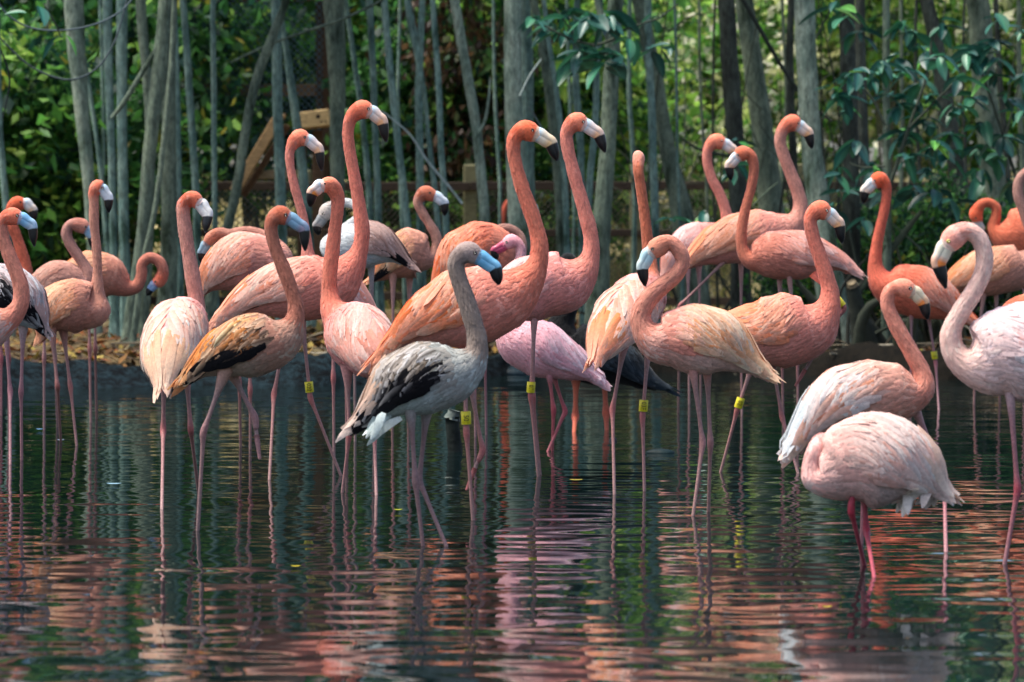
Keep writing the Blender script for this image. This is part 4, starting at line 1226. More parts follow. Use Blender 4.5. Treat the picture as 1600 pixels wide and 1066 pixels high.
    lat = nrm(latb) if np.linalg.norm(latb) > 1e-6 else nrm(np.cross(hdir, [0, 0, 1.0]))
    if species == 'flamingo':
        for part in ('upper', 'lower'):
            outv = lambda tg: np.cross(lat, tg)
            up0 = nrm(np.cross(lat, bp[1] - bp[0])); up1 = nrm(np.cross(lat, bp[2] - bp[1]))
            if up0.dot(bp[2] - bp[1]) > 0: up0 = -up0
            if up1.dot(bp[0] - bp[1]) < 0: up1 = up1  # convex side test below
            conv = nrm((bp[1] - (bp[0] + bp[2]) / 2))
            sg = 1.0 if part == 'upper' else -1.0
            sh = hr * (.20 if part == 'upper' else .16) * sg
            b0 = hc * .25 + bp[0] * .75
            pts = [[*(b0 + up0 * sh), hr * .54, hr * .48], [*(bp[0] + up0 * sh), hr * .56, hr * .48],
                   [*(bp[0] * .5 + bp[1] * .5 + up0 * sh), hr * (.44 if part == 'upper' else .56), hr * .42],
                   [*(bp[1] * .9 + bp[0] * .1 + nrm(up0 + conv) * sh), hr * (.40 if part == 'upper' else .55), hr * .38],
                   [*(bp[1] * .45 + bp[2] * .55 + conv * sh * .8), hr * (.30 if part == 'upper' else .40), hr * .29],
                   [*(bp[2] * .97 + bp[1] * .03 + conv * sh * .2), hr * .09, hr * .08]]
            m = 30
            cc = hermite(pts, m)
            Tt, Ss, Uu = frames(cc[:, :3], lat)
            vv, ff = loft(cc[:, :3], Ss, Uu, np.maximum(cc[:, 4], .001), np.maximum(cc[:, 3], .001), 12)
            t = np.linspace(0, 1, m)
            b_, m_, k_ = lin(pl['bill']), lin(pl['mid']), lin('#0c0b0c')
            if part == 'upper': m_ = m_ * .5 + b_ * .5
            cg = np.where((t < .38)[:, None], b_, np.where((t < (.57 if part == 'lower' else .62))[:, None], m_, k_))
            if pal in ('salmon', 'pink', 'orange', 'tan', 'rust') and 'face' not in pl:
                cg[t < .17] = lin('#b4d4e2')
            if 'face' in pl: cg[t < .32] = lin(pl['face'])
            kb = .57 if part == 'lower' else .62
            cs_ = cg.copy()
            for z_ in range(1, m - 1):
                if t[z_] < kb - .06: cs_[z_] = (cg[max(0, z_ - 2)] + cg[z_ - 1] + cg[z_] + cg[z_ + 1] + cg[min(m - 1, z_ + 2)]) / 5 if t[min(m - 1, z_ + 2)] < kb else cg[z_]
            cg = cs_
            mbb = MB(); mbb.add(vv, ff, np.repeat(cg, 12, axis=0))
            mbb.build(part + '_bill', M_bill, root)
    else:
        mbb = MB()
        tube(mbb, [[*(hc * .5 + bp[0] * .5), hr * .6], [*bp[0], hr * .5], [*bp[1], hr * .35], [*bp[2], hr * .1]], 12, 10, lin(pl['bill']))
        mbb.build('bill', M_bill, root)
    upv = nrm(np.cross(lat, hdir))
    if upv.dot(bp[2] - bp[0]) > 0: upv = -upv
    for sg in (-1, 1):
        me_ = MB()
        ec = hc + hdir * hr * .62 + upv * hr * .22 + lat * sg * hr * .70
        pts = [[*(ec - lat * sg * .006), .0055], [*ec, .0062], [*(ec + lat * sg * .0035), .003]]
        tube(me_, pts, 6, 8, lin(pl.get('eye', '#1d1712')))
        me_.build('eye', M_eye, root)
    # ---- wings
    wa, wb, wt, fl = lin(pl['wa']), lin(pl['wb']), lin(pl['wt']), lin(pl['fl'])
    st = lin(pl['streak']) if 'streak' in pl else None
    blk = lin('#0d0c10')
    ph = R.random(6) * 6.28
    TH = math.radians(thmax)
    for side in (-1, 1):
        mw = MB()
        rows_s = np.arange(.10, .97, .046)
        for ri, s in enumerate(rows_s):
            _, _, _, rv_, rl_ = to.at(s)
            per = (rv_[0] + rl_[0]) / 2
            L = min((.150 * (1 - s) + .070 * s) * (.5 + .5 * to.L / .45), s * to.L + .03)
            W = (.0175 * (1 - s) + .0105 * s) * (.6 + .4 * to.L / .45) * (1.4 if st is not None else 1.0)
            thm = TH * (1 - .28 * max(0, (s - .70) / .27)) * (1 - .22 * max(0, (.3 - s) / .3))
            nth = max(3, int(thm * per / (W * 1.18)))
            for j in range(nth):
                th = (j + .5 * (ri % 2) + .35 + R.normal(0, .10)) / nth * thm
                if th > thm * 1.03: continue
                z = .5 + .5 * math.sin(5.2 * s + 1.7 * th + ph[0]) * math.sin(3.1 * th - 4 * s + ph[1])
                z = np.clip(z * .75 + .25 * R.random() + .22 * (th / thm - .5) + R.normal(0, .26), 0, 1)
                c0 = wa * (1 - z) + wb * z
                sh_ = min(1, max(0, (s - .72) / .22))
                c0 = c0 * (1 - sh_) + ringc[int(s * iT)] * sh_
                kk = (1 - sh_) * (.15 + .6 * R.random())
                c1 = c0 * (1 - kk) + wt * kk
                br = 1 + R.normal(0, .10 if st is None else .2) * (1 - .6 * sh_)
                c0 = np.clip(c0 * br, 0, .93); c1 = np.clip(c1 * br, 0, .93)
                edge = None
                if st is not None:
                    q = np.clip(.55 + .6 * (th / thm) ** 1.5 + R.normal(0, .28), 0, 1)
                    ed = c1 if R.random() < .2 else wt
                    edge = (c0 * .8 + st * .2, np.clip(ed * br, 0, .93))
                    cst = c0 * (1 - q * .95) + st * q * .95
                    c0, c1 = cst, cst * .85 + c1 * .15
                else:
                    edge = (np.clip(c0 * 1.0, 0, .93), np.clip(c1 * 1.08 + .04 * (1 - sh_), 0, .93))
                    c0 = c0 * .90; c1 = c1 * (.94 + .06 * sh_)
                if black and th / thm > 1 - black and s < (.88 if st is not None else .5):
                    if st is not None and R.random() < .30:
                        c0 = c1 = blk * 2; edge = (blk * 2, np.clip(wt * .8, 0, .93))
                    else:
                        c0 = c1 = blk * (1 + R.random()); edge = None
                feather(mw, to, s, side * th, L * (1 + R.normal(0, .10)), W * (1 + R.normal(0, .10)), side * (.42 + .2 * s + R.normal(0, .06)) * min(1.0, (thm - th) / thm * 2.2 + .12),
                        .001 + lip(s, th / thm) - .007 * sh_, (.0058 - .002 * sh_) + lip(s, th / thm) + R.normal(0, .0016), c0, c1, edge, twist=R.normal(0, .10))
        wo = mw.build('wing', M_feather, root)
        # long tertials that droop past the tail, and the black primaries under them
        for q in range(nfl):
            mf = MB()
            th = math.radians(10 + 76 * q / max(1, nfl - 1) + R.normal(0, 5))
            s = .36 - .012 * q + R.normal(0, .035)
            c0 = np.clip(fl * (1 + R.normal(0, .08)), 0, .93); c1 = np.clip((fl * .55 + wt * .45) * (1 + R.normal(0, .08)), 0, .93)
            if st is not None and R.random() < .5: c1 = c1 * .4 + st * .6
            feather(mf, to, s, side * th, s * to.L + (flen - .20) * (1 + R.normal(0, .45)), .0150, side * (.04 + R.normal(0, .06)), .006, .014 + R.normal(0, .003), c0, c1, (c0, np.clip(c1 * 1.08, 0, .95)), FT7, FW7, twist=R.normal(0, .15))
            mf.build('flight_feather', M_feather, wo)
        for q in range(4):
            mf = MB()
            th = math.radians(thmax * .80 + 8 * q + R.normal(0, 2))
            c0 = blk * (1 + R.random())
            feather(mf, to, .50 - .03 * q, side * th, (.50 - .03 * q) * to.L + (flen - .225) * (1 - .2 * q), .0165, -side * .30, .003, .008, c0, c0, None, FT7, FW7)
            mf.build('flight_feather', M_feather, wo)
    # ---- tail and small belly / breast feathers
    mt = MB()
    for q in range(9):
        th = math.radians(-70 + 140 * q / 8)
        c0 = np.clip(bd * (1 + R.normal(0, .06)), 0, .93)
        feather(mt, to, .10, th, .10 * to.L + .035 + R.normal(0, .008), .016, 0, -.002, .004, c0, np.clip(c0 * .6 + wt * .4, 0, .93), None)
    mt.build('tail', M_feather, root)
    for (u0, v0, u1, v1, cw) in tuft:
        mu = MB(); cc = lin(cw)
        for q in range(13):
            a_ = P(u0 + R.normal(0, 9), v0 + R.normal(0, 4), Y0 + R.normal(0, .045)); b_ = P(u1 + R.normal(0, 8), v1 + R.normal(0, 6), Y0 + R.normal(0, .05))
            d_ = nrm(b_ - a_); e_ = nrm(np.cross(d_, [R.normal(0, .4), 1, 0]))
            t_ = FT5[:, None]
            ce = a_ + (b_ - a_) * t_ + np.array([0, -.006, .012]) * np.sin(np.pi * t_)
            w_ = (FW5 * .013)[:, None]
            vv = np.stack([ce - e_ * w_, ce + np.array([0, -.0025, 0]), ce + e_ * w_], 1).reshape(-1, 3)
            mu.add(vv, QUADS[5], np.clip(cc * (1 + R.normal(0, .08)), 0, .93))
        tag(mu.build('undertail_tuft', M_feather, root), kind='stuff')
    ms_ = MB()
    for ri, s in enumerate(np.arange(.12, 1.0, .046)):
        _, _, _, rv_, rl_ = to.at(s)
        per = (rv_[0] + rl_[0]) / 2
        W = .0125
        lo = TH * .92 if s < .82 else math.radians(25)
        nth = int((math.pi - lo) * per / (W * 1.25))
        for side in (-1, 1):
            for j in range(nth):
                th = lo + (j + .5 * (ri % 2) + R.normal(0, .15)) / max(1, nth) * (math.pi - lo)
                tN = np.clip((s - .7) / .3, 0, 1)
                c0 = (bl if (belly and th > 1.9) else bd) * (1 - .5 * tN) + nk * .5 * tN
                c0 = np.clip(c0 * (1 + R.normal(0, .07)), 0, .93)
                feather(ms_, to, s, side * th, .062 * (1 + R.normal(0, .15)), W, side * .16, -.002, .0030, c0, np.clip(c0 * 1.06, 0, .93), None, FT3, FW3)
    tag(ms_.build('breast_feathers', M_feather, root), kind='stuff')
    nn_ = slice(max(2, iT - 4), iH + 1)
    tn = Torso(c[nn_], S[nn_], U[nn_], T[nn_], rv[nn_], rl[nn_])
    off_i = nn_.start
    mn = MB()
    rowsn = np.arange(.03, 1.0, .0125 / tn.L)
    for ri, s in enumerate(rowsn):
        _, _, _, rv_, rl_ = tn.at(s)
        W = .0052 + .05 * max(0, rv_[0] - .03)
        nth = int(np.clip(2 * math.pi * rv_[0] / (W * 1.55), 8, 26))
        cc = ringc[min(len(ringc) - 1, off_i + int(round(s * (iH - off_i))))]
        for j in range(nth):
            th = (j + .5 * (ri % 2) + R.normal(0, .2)) / nth * 6.2832
            c0 = np.clip(cc * (1 + R.normal(0, .085)), 0, .93)
            feather(mn, tn, s, th, .030 * (1 + R.normal(0, .25)), W * .9, R.normal(0, .12), -.0006, .0008 + abs(R.normal(0, .0007)), c0 * .93, np.clip(c0 * 1.07, 0, .93), None, FT3, FW3)
    tag(mn.build('neck_feathers', M_feather, root), kind='stuff')
    for (li, t, txt) in bands:
        h3, a3, f3 = leg_pts[li]
        leg_band(root, h3, a3, t, 0.0165, txt)
    return root

G = 'flamingos wading in the pond'
def flam(label, wl, torso, neck, head, bill, legs, pal, **kw):
    return bird('flamingo', label, 'flamingo', wl, torso, neck, head, bill, legs, pal, G, **kw)

# neck lists run from the chest up to the head; rows are photo pixels (x, y, radius[, depth offset in m])
flam('flamingo half cut off by the left edge, pinkish neck looping right, blue-grey bill', 775,
     [(-150, 575, 10), (-120, 552, 40), (-75, 528, 60), (-35, 515, 52), (-8, 508, 34)],
     [(16, 497, 19), (31, 477, 13.5), (33, 450, 11.5), (24, 422, 10.5), (12, 393, 10), (3, 365, 9.5), (3, 346, 10)],
     (19, 338, 13), [(35, 342), (52, 353), (54, 386)],
     [([(-75, 580), (-72, 660), (-70, 778)],), ([(-50, 575), (-55, 655), (-52, 770)],)], 'tan', pal_over=dict(bill='#9cc6df', mid='#a9bfd0', face='#7fb6da'), belly='#dcd2cc')
flam('pink and white flamingo at the left edge with black-and-white wing tips pointing right', 722,
     [(66, 512, 6), (52, 492, 26), (28, 468, 44), (-2, 458, 46), (-32, 462, 30)],
     [(-52, 452, 14), (-68, 425, 10), (-74, 385, 9), (-72, 340, 8.5), (-66, 310, 9)],
     (-54, 298, 12), [(-42, 302), (-28, 314), (-26, 338)],
     [([(8, 515), (16, 612), (16, 726)],), ([(36, 520), (33, 612), (34, 720)],)], 'white', black=0.45, pal_over=dict(streak='#3a3438', leg='#b98a94', ank='#b07482'), belly='#bcc8cc')
flam('rusty-necked flamingo at far left, only its raised head and neck showing behind the others', 650,
     [(-48, 488, 6), (-28, 468, 26), (-2, 455, 38), (22, 448, 30)],
     [(38, 432, 14), (40, 415, 9.5), (34, 395, 8.5), (26, 370, 8), (18, 350, 8), (16, 334, 8)],
     (26, 319, 11), [(41, 318), (53, 329), (54, 347)],
     [([(0, 490), (2, 560), (2, 650)],), ([(12, 490), (14, 560), (14, 648)],)], 'rust', belly='#cf9a84')
flam('dusky flamingo with a lowered S-curved neck, head behind the upright neck at left', 672,
     [(46, 478, 6), (62, 450, 20), (88, 438, 29), (118, 440, 26)],
     [(138, 436, 14), (133, 418, 9), (122, 400, 8), (110, 382, 8), (104, 365, 8), (110, 352, 8)],
     (127, 353, 11), [(138, 360), (145, 370), (144, 388)],
     [([(70, 470), (69, 560), (69, 672)],), ([(82, 470), (86, 560), (90, 668)],)], 'dusk')
flam('slim tan flamingo standing upright at left, white-and-black bill over the fallen trunks', 697,
     [(68, 522, 8), (78, 498, 28), (102, 480, 41), (128, 478, 42), (146, 480, 30)],
     [(151, 460, 13), (152, 436, 8), (152, 408, 7), (150, 378, 7), (147, 348, 7), (147, 318, 7.5), (147, 300, 9)],
     (153, 293, 11.5), [(160, 296), (171, 310), (170, 333)],
     [([(82, 528), (90, 604), (95, 690)],), ([(100, 526), (110, 604), (120, 697)],)], 'tan', pal_over=dict(mid='#dfe4e6', body='#c98f7c', neck='#cf9078'))
flam('tan flamingo at left with its neck coiled into a loop to preen, bluish bill', 660,
     [(92, 452, 6), (112, 432, 20), (138, 424, 30), (163, 430, 34), (182, 440, 26)],
     [(200, 450, 13), (214, 447, 9.5), (221, 430, 8.5), (222, 413, 8), (233, 403, 8), (247, 407, 8), (255, 423, 8)],
     (250, 438, 9.5), [(240, 446), (234, 452), (229, 462)],
     [([(139, 470), (140, 545), (142, 660)], {}), ([(148, 468), (149, 545), (151, 655)],)], 'tan', neckcol='#c87a62', pal_over=dict(bill='#7f9cc0', mid='#7f9cc0', face='#8ea8c8'))
flam('pale pink flamingo seen from behind with black wing tips and a brownish upright neck', 785,
     [(256, 603, 6, -.20, 6), (258, 580, 20, -.16, 26), (266, 545, 42, -.06, 42), (276, 515, 46, .05, 45), (288, 500, 38, .14, 38), (300, 488, 24, .2, 24)],
     [(306, 470, 13.5, .2), (303, 445, 11.5, .2), (297, 410, 11, .2), (291, 372, 10.5, .2), (287, 340, 10, .2), (288, 318, 11, .2)],
     (302, 311, 14, .2), [(315, 321, .19), (326, 336, .18), (321, 364, .17)],
     [([(256, 600), (255, 673), (253, 795)], {}), ([(292, 592), (298, 671), (311, 765)],)], 'pink', black=0.22, neckcol='#cf9180', pal_over=dict(wa='#f6d2c2', wb='#f2b49a', wt='#fbe9e0', fl='#f0c09c', face='#d8d8d4', bill='#dcdcd8', mid='#d4d4d0', head='#d06a4c'))
flam('small brown-necked flamingo with streaked orange wings and a dusky violet bill', 830,
     [(296, 590, 5), (318, 570, 20), (355, 550, 40), (400, 538, 48), (432, 532, 42), (450, 520, 30)],
     [(461, 500, 15), (462, 478, 11.5), (455, 452, 10.5), (443, 420, 10), (431, 390, 9.5), (424, 364, 9.5), (425, 346, 10.5)],
     (437, 336, 14), [(455, 343), (477, 358), (477, 393)],
     [([(346, 596), (318, 675), (309, 830)],), ([(366, 590), (398, 652), (401, 680)], {'lift': True})], 'brown', black=0.13, seed=41, belly='#b8a08c')
flam('pink-winged flamingo behind, neck folded down and grey-blue bill pointing left', 703,
     [(320, 452, 6), (334, 434, 26), (362, 415, 42), (398, 408, 44), (426, 412, 32)],
     [(440, 398, 15, .12), (428, 380, 10, .18), (405, 366, 8.5, .2), (380, 362, 8, .2), (358, 366, 8, .2), (344, 364, 8.5, .2)],
     (331, 371, 10.5, .2), [(321, 384, .2), (314, 396, .2), (315, 411, .2)],
     [([(388, 470), (391, 610), (391, 703)],), ([(372, 470), (374, 600), (376, 700)],)], 'salmon', neckcol='#c08672', pal_over=dict(bill='#7f9aa8', mid='#8aa2ae', head='#c07a60', face='#88a8b6'))
flam('flamingo with a raised pink neck behind, ivory bill with black tip, left of the tallest', 718,
     [(582, 492, 6), (560, 474, 22), (532, 452, 34), (505, 436, 34), (486, 420, 24)],
     [(481, 398, 11), (479, 372, 7.5), (474, 342, 7), (466, 312, 6.8), (458, 282, 6.5), (453, 254, 6.5), (454, 233, 7.5)],
     (468, 215, 12.5), [(483, 220), (500, 234), (503, 268)],
     [([(520, 480), (521, 590), (522, 718)],), ([(540, 480), (541, 590), (542, 716)],)], 'pink')
flam('tallest flamingo, long upright coral neck, ivory and black bill, yellow 020 leg band', 745,
     [(343, 503, 4), (366, 482, 17), (408, 460, 34), (450, 451, 46), (490, 449, 51), (520, 441, 44)],
     [(547, 418, 25), (561, 393, 14), (566, 364, 11.5), (563, 334, 10.3), (558, 300, 9.5), (552, 266, 9), (546, 232, 8.7), (544, 205, 8.7), (549, 184, 10)],
     (566, 171, 14), [(582, 176), (599, 190), (604, 223)],
     [([(441, 545), (428, 617), (421, 750)],), ([(472, 500), (485, 622), (533, 744)],)], 'salmon', bands=[(1, .86, '020')], seed=5)
flam('coral-necked flamingo seen from behind, head turned left, rounded pink back', 770,
     [(608, 582, 6, -.16, 8), (594, 566, 28, -.12, 32), (574, 540, 50, -.03, 46), (553, 520, 50, .05, 46), (536, 502, 38, .11, 36)],
     [(520, 482, 20, .13), (515, 458, 13, .14), (515, 428, 11.5, .14), (519, 396, 10.8, .14), (523, 362, 10, .14), (527, 330, 9.3, .14), (527, 306, 10.5, .14)],
     (515, 289, 14, .13), [(500, 291, .12), (486, 302, .11), (484, 324, .11)],
     [([(543, 590), (546, 679), (535, 770)],), ([(580, 590), (585, 680), (588, 774)],)], 'pink', pal_over=dict(mid='#e58a3a', wa='#f4c0b2', wb='#f0a490', wt='#fbe6de'), neckcol='#e08064')
flam('ash-white flamingo with a bent white neck loop and brownish wings behind the tallest', 690,
     [(634, 410, 4), (614, 394, 18), (584, 382, 33), (555, 384, 36), (530, 388, 30)],
     [(517, 384, 18, .03), (526, 366, 9, .06), (545, 352, 7.5, .1), (561, 338, 7, .14), (556, 322, 7, .18), (540, 317, 7, .2), (526, 320, 7.5, .2)],
     (512, 329, 11.5, .2), [(503, 343, .2), (494, 354, .2), (498, 368, .2)],
     [([(553, 420), (554, 560), (555, 690)],), ([(580, 420), (583, 560), (585, 688)],)], 'ash', black=0.1)
flam('tan flamingo beyond the grey stems with an S-shaped neck and pale bill', 665,
     [(583, 436, 5), (598, 422, 18), (622, 404, 33), (647, 395, 36), (663, 400, 26)],
     [(676, 400, 13), (683, 385, 9), (681, 368, 7.5), (671, 350, 7), (660, 332, 7), (653, 316, 7)],
     (664, 302, 11), [(683, 308), (696, 318), (695, 338)],
     [([(614, 440), (614, 560), (613, 665)],), ([(640, 440), (639, 560), (638, 664)],)], 'tan', black=0.25, neckcol='#c08a76', pal_over=dict(head='#b8684c', wa='#e6b890', wb='#d69a6a', mid='#bcc6cc'))
flam('vivid orange flamingo tucked behind, brownish head bent down to its back', 682,
     [(682, 458, 5), (698, 432, 24), (726, 402, 45), (760, 392, 45), (785, 400, 34)],
     [(806, 404, 14, .05), (815, 388, 8.5, .1), (812, 370, 8, .12), (800, 360, 8, .12), (787, 358, 8.5, .12)],
     (774, 363, 10.5, .12), [(763, 372, .12), (757, 384, .12), (763, 396, .12)],
     [([(740, 440), (742, 560), (743, 682)],), ([(756, 440), (758, 560), (760, 680)],)], 'orange', black=0.2, neckcol='#a4786a', pal_over=dict(head='#94705f', bill='#6fa6b8', mid='#7aa8b8', face='#7fb0be'))
flam('pale pink flamingo with a crimson face, low body right of the grey juvenile', 705,
     [(940, 598, 3), (916, 580, 16), (882, 562, 33), (842, 544, 43), (808, 528, 38)],
     [(792, 500, 17), (796, 465, 9.5), (806, 430, 8), (814, 400, 7.5), (811, 382, 7.5)],
     (799, 377, 10.5), [(786, 385), (771, 393), (776, 408)],
     [([(858, 585), (865, 640), (863, 705)],), ([(864, 585), (883, 643), (856, 706)],)], 'pale', thick=1.1, flen=.20)
flam('large orange-winged flamingo in front at centre, neck raised, yellow leg band', 812,
     [(603, 551, 4), (630, 522, 20), (668, 500, 45), (713, 484, 63), (758, 473, 58), (792, 464, 47)],
     [(822, 440, 29), (840, 412, 16), (843, 382, 12.5), (836, 350, 11.5), (824, 316, 11), (813, 284, 10.4), (805, 252, 10), (802, 226, 10.3), (807, 211, 12)],
     (821, 204, 15.5), [(843, 212), (863, 224), (871, 252)],
     [([(726, 580), (729, 676), (739, 813)],), ([(733, 590), (754, 704), (742, 732)], {'lift': True})], 'salmon', black=0.0, bands=[(0, .76, '50')],
     pal_over=dict(wa='#f3ab8c', wb='#ee8558', wt='#f9d0bc', fl='#ea7f4a', neck='#e07e60', head='#e26a42', bill='#ecdcc0', mid='#ecc28c'), seed=8, flen=.27)
flam('pink flamingo right behind the orange-winged one, neck raised beside the dark trunk, leg band', 745,
     [(748, 492, 5), (780, 474, 30), (820, 454, 48), (857, 444, 49), (888, 440, 45)],
     [(912, 422, 26), (923, 398, 14), (923, 368, 11), (915, 335, 10.3), (905, 300, 9.8), (895, 264, 9.4), (887, 230, 9.2), (886, 206, 10)],
     (901, 190, 14), [(917, 197), (937, 210), (946, 239)],
     [([(836, 490), (829, 618), (841, 745)],), ([(834, 490), (833, 622), (844, 742)],)], 'pink', bands=[(0, .90, '07')], seed=9)
flam('grey young flamingo in front with dark streaked wings and a bright blue bill', 852,
     [(560, 662, 5), (588, 634, 24), (624, 604, 48), (664, 590, 58), (702, 584, 48), (728, 572, 34)],
     [(744, 552, 20), (745, 526, 15), (737, 496, 13.6), (726, 462, 13), (716, 432, 12.5), (713, 408, 13)],
     (731, 394, 16), [(752, 404), (776, 420), (780, 446)],
     [([(642, 648), (649, 751), (661, 853)],), ([(666, 648), (655, 751), (697, 853)],)], 'grey', black=0.36, thmax=108, belly='#c2ccc8', seed=12, tuft=[(610, 648, 575, 684, '#cfdcd8')], pal_over=dict(head='#a08d86'))
flam('pink flamingo seen from behind, its thin rusty neck ending in a round nape', 768,
     [(934, 560, 5, -.18, 10), (947, 532, 22, -.13, 30), (970, 500, 40, -.04, 44), (995, 472, 42, .07, 42), (1010, 452, 32, .14, 32)],
     [(1016, 428, 14, .18), (1014, 398, 10, .2), (1010, 360, 8.5, .2), (1005, 320, 8, .2), (1000, 285, 7.5, .2), (997, 264, 8, .2)],
     (998, 247, 11, .24), [(998, 246, .29), (999, 252, .34), (999, 268, .36)],
     [([(974, 545), (957, 640), (960, 772)],), ([(1013, 545), (1004, 651), (1007, 768)],)], 'pink', neckcol='#c8704e', bands=[(1, .84, '03F')], pal_over=dict(head='#d9937e', fl='#ee9a68', wa='#f5c8b4', wb='#f0a888'))
flam('salmon flamingo facing left at centre right, thick S-bent neck and pale green-white bill', 803,
     [(1194, 584, 4), (1168, 564, 20), (1132, 540, 44), (1092, 530, 54), (1054, 530, 48), (1028, 532, 36)],
     [(1008, 518, 21), (1001, 494, 16), (1011, 470, 14.5), (1033, 448, 13.3), (1056, 429, 12), (1067, 408, 11.5), (1059, 389, 11.5), (1045, 379, 12)],
     (1029, 386, 14.5), [(1013, 398), (1002, 419), (1008, 448)],
     [([(1083, 580), (1098, 692), (1083, 806)],), ([(1105, 580), (1110, 692), (1107, 800)],)], 'salmon', neckcol='#d99078', belly='#ecc6b8', pal_over=dict(wa='#f6ceb0', wb='#f0a878', wt='#fbe6d4', fl='#f0b07e', bill='#c4dad8', mid='#c6d8d4', head='#d08468', face='#b4d6dc', ank='#b88084'), seed=16)
flam('salmon flamingo facing right behind, one leg lifted, dark scar on its neck, two leg bands', 738,
     [(1126, 500, 5), (1148, 508, 28), (1180, 516, 48), (1216, 516, 57), (1250, 514, 51), (1272, 508, 42)],
     [(1292, 484, 23), (1297, 458, 13.5), (1290, 428, 12), (1279, 395, 11), (1269, 364, 10.2), (1267, 340, 10.8)],
     (1281, 328, 14), [(1297, 336), (1313, 351), (1316, 381)],
     [([(1174, 575), (1152, 640), (1126, 738)],), ([(1206, 560), (1222, 652), (1247, 740)],), ([(1285, 440), (1319, 481), (1258, 578)], {'lift': True, 'd': .06})], 'salmon', bands=[(0, .84, '02'), (2, .78, '')], seed=23,
     pal_over=dict(wa='#f0b298', wb='#e8906c', wt='#f6ccb8'))
flam('pink flamingo at the back, body half hidden, bent neck behind another head', 632,
     [(1040, 430, 5), (1056, 404, 22), (1080, 384, 33), (1104, 378, 33), (1122, 368, 26)],
     [(1136, 350, 12), (1134, 330, 8.5), (1125, 304, 7.5), (1112, 278, 7.2), (1105, 252, 7.2), (1107, 232, 8)],
     (1119, 221, 11.5), [(1134, 226), (1148, 236), (1152, 256)],
     [([(1075, 420), (1076, 520), (1077, 632)],), ([(1092, 420), (1094, 520), (1095, 630)],)], 'pink')
flam('rosy flamingo facing left in the back row, thin vertical neck, hooked bill', 668,
     [(1332, 424, 3), (1312, 410, 13), (1282, 402, 27), (1246, 398, 38), (1212, 398, 38), (1188, 402, 30)],
     [(1170, 404, 14), (1160, 388, 9), (1159, 360, 8), (1165, 326, 7.3), (1174, 292, 7), (1178, 260, 7.2), (1172, 243, 9)],
     (1160, 240, 11.5), [(1150, 247), (1138, 260), (1142, 283)],
     [([(1233, 430), (1246, 560), (1247, 668)],), ([(1218, 430), (1222, 560), (1224, 666)],)], 'pink', neckcol='#cf7658', pal_over=dict(head='#cf6c4c', mid='#e0b090', wa='#e9ab9a', wb='#de9480', body='#d79484'))
flam('flamingo in the back row with a tall pinkish neck before the pale trunk', 650,
     [(1070, 416, 4), (1090, 400, 17), (1122, 383, 31), (1162, 370, 39), (1200, 366, 38), (1226, 360, 30)],
     [(1246, 344, 17), (1251, 322, 11), (1246, 298, 10), (1236, 272, 9.3), (1225, 244, 8.8), (1219, 220, 8.8), (1224, 202, 10)],
     (1238, 192, 12.5), [(1250, 198), (1265, 209), (1269, 233)],
     [([(1140, 400), (1062, 478), (1060, 640)], {'lift': False}), ([(1158, 410), (1158, 540), (1159, 650)],)], 'salmon', neckcol='#d4927e', pal_over=dict(wa='#eab096', wb='#e0906c', wt='#f0c8b4'))
flam('vivid orange-necked flamingo facing left before the tangled roots, yellow leg band', 640,
     [(1520, 504, 3), (1498, 488, 16), (1466, 468, 33), (1432, 455, 40), (1402, 450, 37)],
     [(1378, 440, 22), (1368, 418, 12), (1369, 392, 9), (1374, 362, 8), (1381, 332, 7.4), (1385, 306, 7.2), (1384, 290, 8.5)],
     (1374, 281, 12), [(1362, 288), (1350, 299), (1349, 319)],
     [([(1424, 485), (1424, 555), (1422, 640)],), ([(1450, 488), (1462, 568), (1467, 642)],)], 'orange', bands=[(1, .84, '15')], pal_over=dict(wa='#f2b4a2', wb='#e88466', bill='#e4e0d8', mid='#eed0b4'))
flam('flamingo with orange-striped white back, drooping tail, head bowed with an orange bill', 850,
     [(1236, 706, 6), (1258, 674, 22), (1298, 634, 44), (1340, 618, 51), (1384, 614, 48), (1418, 614, 38)],
     [(1440, 606, 22), (1440, 582, 14), (1427, 556, 12), (1411, 528, 11.2), (1396, 500, 10.6), (1386, 472, 10.4), (1392, 454, 11)],
     (1411, 450, 14), [(1430, 458), (1445, 474), (1450, 500)],
     [([(1350, 660), (1350, 750), (1346, 850)],), ([(1430, 640), (1475, 742), (1478, 862)],)], 'white', neckcol='#e2937a', pal_over=dict(head='#e28c70', wa='#f4e8e4', wb='#f0a684', wt='#f6f4f2', fl='#dfe8ea', body='#d8b4a4', bill='#cfcab0', face='#d6c8a8'), seed=30, flen=.22)
flam('nearest flamingo, blush rounded body with its head tucked out of sight', 890,
     [(1470, 768, 6), (1452, 752, 30), (1418, 730, 58), (1374, 719, 73), (1332, 724, 66), (1302, 740, 45)],
     [(1273, 745, 22), (1269, 722, 14), (1275, 700, 12), (1284, 688, 11, .1), (1302, 690, 11, .17), (1330, 700, 11, .2)],
     (1356, 706, 14, .2), [(1374, 714, .2), (1390, 728, .2), (1388, 748, .2)],
     [([(1332, 770), (1330, 798), (1351, 884)],), ([(1350, 775), (1354, 830), (1366, 902)],)], 'blush', seed=31, tuft=[(1428, 768, 1410, 796, '#e6dcd0'), (1456, 762, 1446, 788, '#d8c8bc')], thmax=112, belly='#cdb6ae', thick=.95)
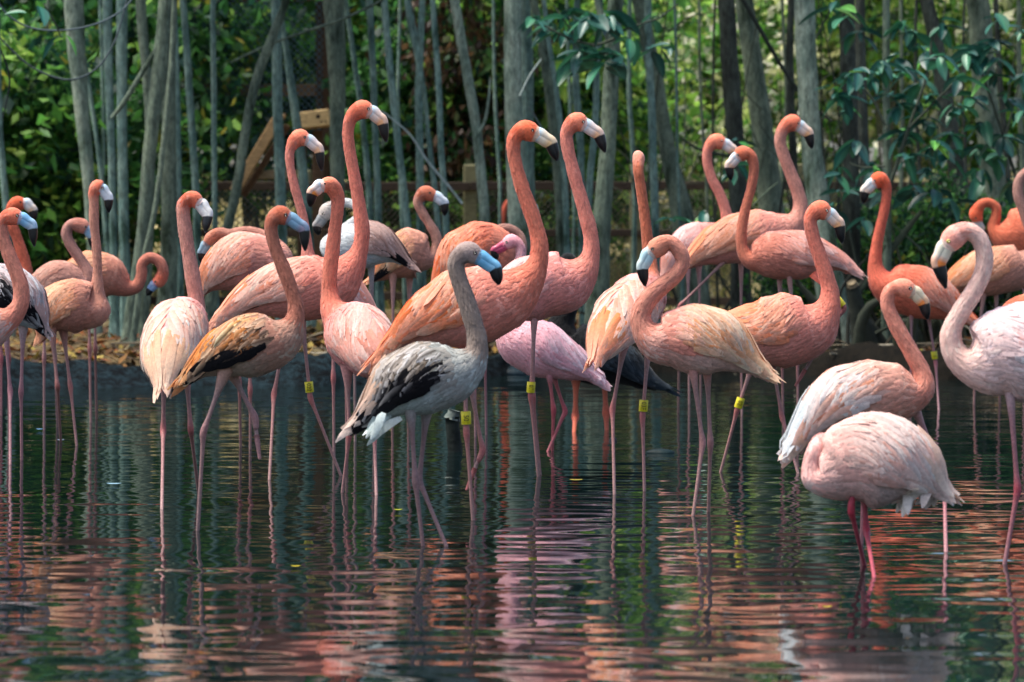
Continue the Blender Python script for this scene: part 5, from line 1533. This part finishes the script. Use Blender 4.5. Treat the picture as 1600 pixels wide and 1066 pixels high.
flam('large white-winged flamingo cut by the right edge, long pale curved neck, orange bill', 878,
     [(1725, 600, 8), (1694, 580, 36), (1645, 556, 66), (1600, 550, 76), (1560, 556, 68), (1534, 568, 48)],
     [(1506, 566, 26), (1488, 544, 18), (1487, 516, 15.5), (1502, 486, 14.2), (1522, 455, 13.4), (1536, 424, 13), (1538, 396, 13), (1528, 371, 13.2), (1511, 361, 14)],
     (1491, 371, 17.5), [(1476, 388), (1464, 412), (1478, 452)],
     [([(1578, 610), (1590, 765), (1570, 880)],), ([(1630, 610), (1638, 762), (1632, 882)],)], 'white', pal_over=dict(head='#e79a88', neck='#e8c2b4', eye='#b8b060', face='#dcd8c0'), seed=33)
flam('peach-brown flamingo behind the large pale neck at right, its own neck cut by the frame', 632,
     [(1474, 456, 4), (1494, 440, 18), (1530, 427, 35), (1570, 420, 37), (1600, 414, 30)],
     [(1616, 392, 13), (1611, 362, 9), (1600, 330, 8.2), (1591, 302, 8), (1594, 280, 8), (1606, 270, 8.5)],
     (1620, 272, 11), [(1633, 278), (1646, 288), (1648, 310)],
     [([(1537, 460), (1524, 560), (1522, 632)],), ([(1556, 455), (1560, 550), (1562, 630)],)], 'tan', neckcol='#b98a7a')
flam('vivid orange flamingo curling its neck in a tight ring at the right edge', 612,
     [(1690, 402, 4), (1665, 388, 20), (1628, 372, 38), (1594, 366, 42), (1570, 366, 30)],
     [(1553, 356, 12), (1556, 338, 7.5), (1556, 324, 7), (1546, 317, 7), (1534, 319, 7.5)],
     (1525, 334, 10), [(1528, 350), (1534, 362), (1545, 372)],
     [([(1600, 405), (1600, 500), (1600, 612)],), ([(1622, 405), (1622, 500), (1624, 610)],)], 'orange', pal_over=dict(bill='#b8b8ae', mid='#b4aa98', face='#b4b4ac', wa='#e99a84', wb='#e0806a', neck='#d46a44'))
flam('rosy back of a feeding flamingo just showing behind the white wing at right', 705,
     [(1690, 530, 5), (1655, 506, 28), (1618, 494, 38), (1588, 498, 30)],
     [(1572, 516, 13), (1572, 536, 9), (1580, 556, 8.5), (1592, 566, 9)],
     (1606, 570, 11), [(1618, 576), (1628, 586), (1624, 602)],
     [([(1618, 530), (1619, 610), (1620, 705)],), ([(1640, 530), (1642, 610), (1643, 703)],)], 'rust', pal_over=dict(wa='#dc9a86', wb='#cf8670'))
flam('distant orange flamingo on the bank, arched neck peeking past the pale trunk', 560,
     [(842, 440, 3), (826, 428, 10), (808, 420, 16), (792, 414, 12)],
     [(784, 396, 5.5), (784, 366, 4.2), (786, 338, 4), (792, 318, 4), (806, 308, 4), (820, 309, 4.5)],
     (829, 316, 6.5), [(835, 324), (838, 332), (835, 342)],
     [([(806, 434), (806, 470), (806, 510)],), ([(812, 434), (813, 470), (813, 510)],)], 'orange', ground=29.5)

bird('black_bird', 'large black bird with red legs and spread dark wing behind the flamingos', 'bird', 672,
     [(1030, 604, 4), (1006, 592, 16), (972, 570, 32), (930, 556, 44), (896, 548, 46), (876, 532, 36)],
     [(878, 506, 22), (890, 478, 13), (898, 450, 11), (896, 424, 10)],
     (888, 408, 12), [(876, 410), (868, 414), (862, 422)],
     [([(900, 590), (899, 652), (897, 675)],), ([(944, 590), (947, 645), (948, 672)],)], 'black', None, species='wader', thick=1.75, flen=.26, nfl=9, seed=77)
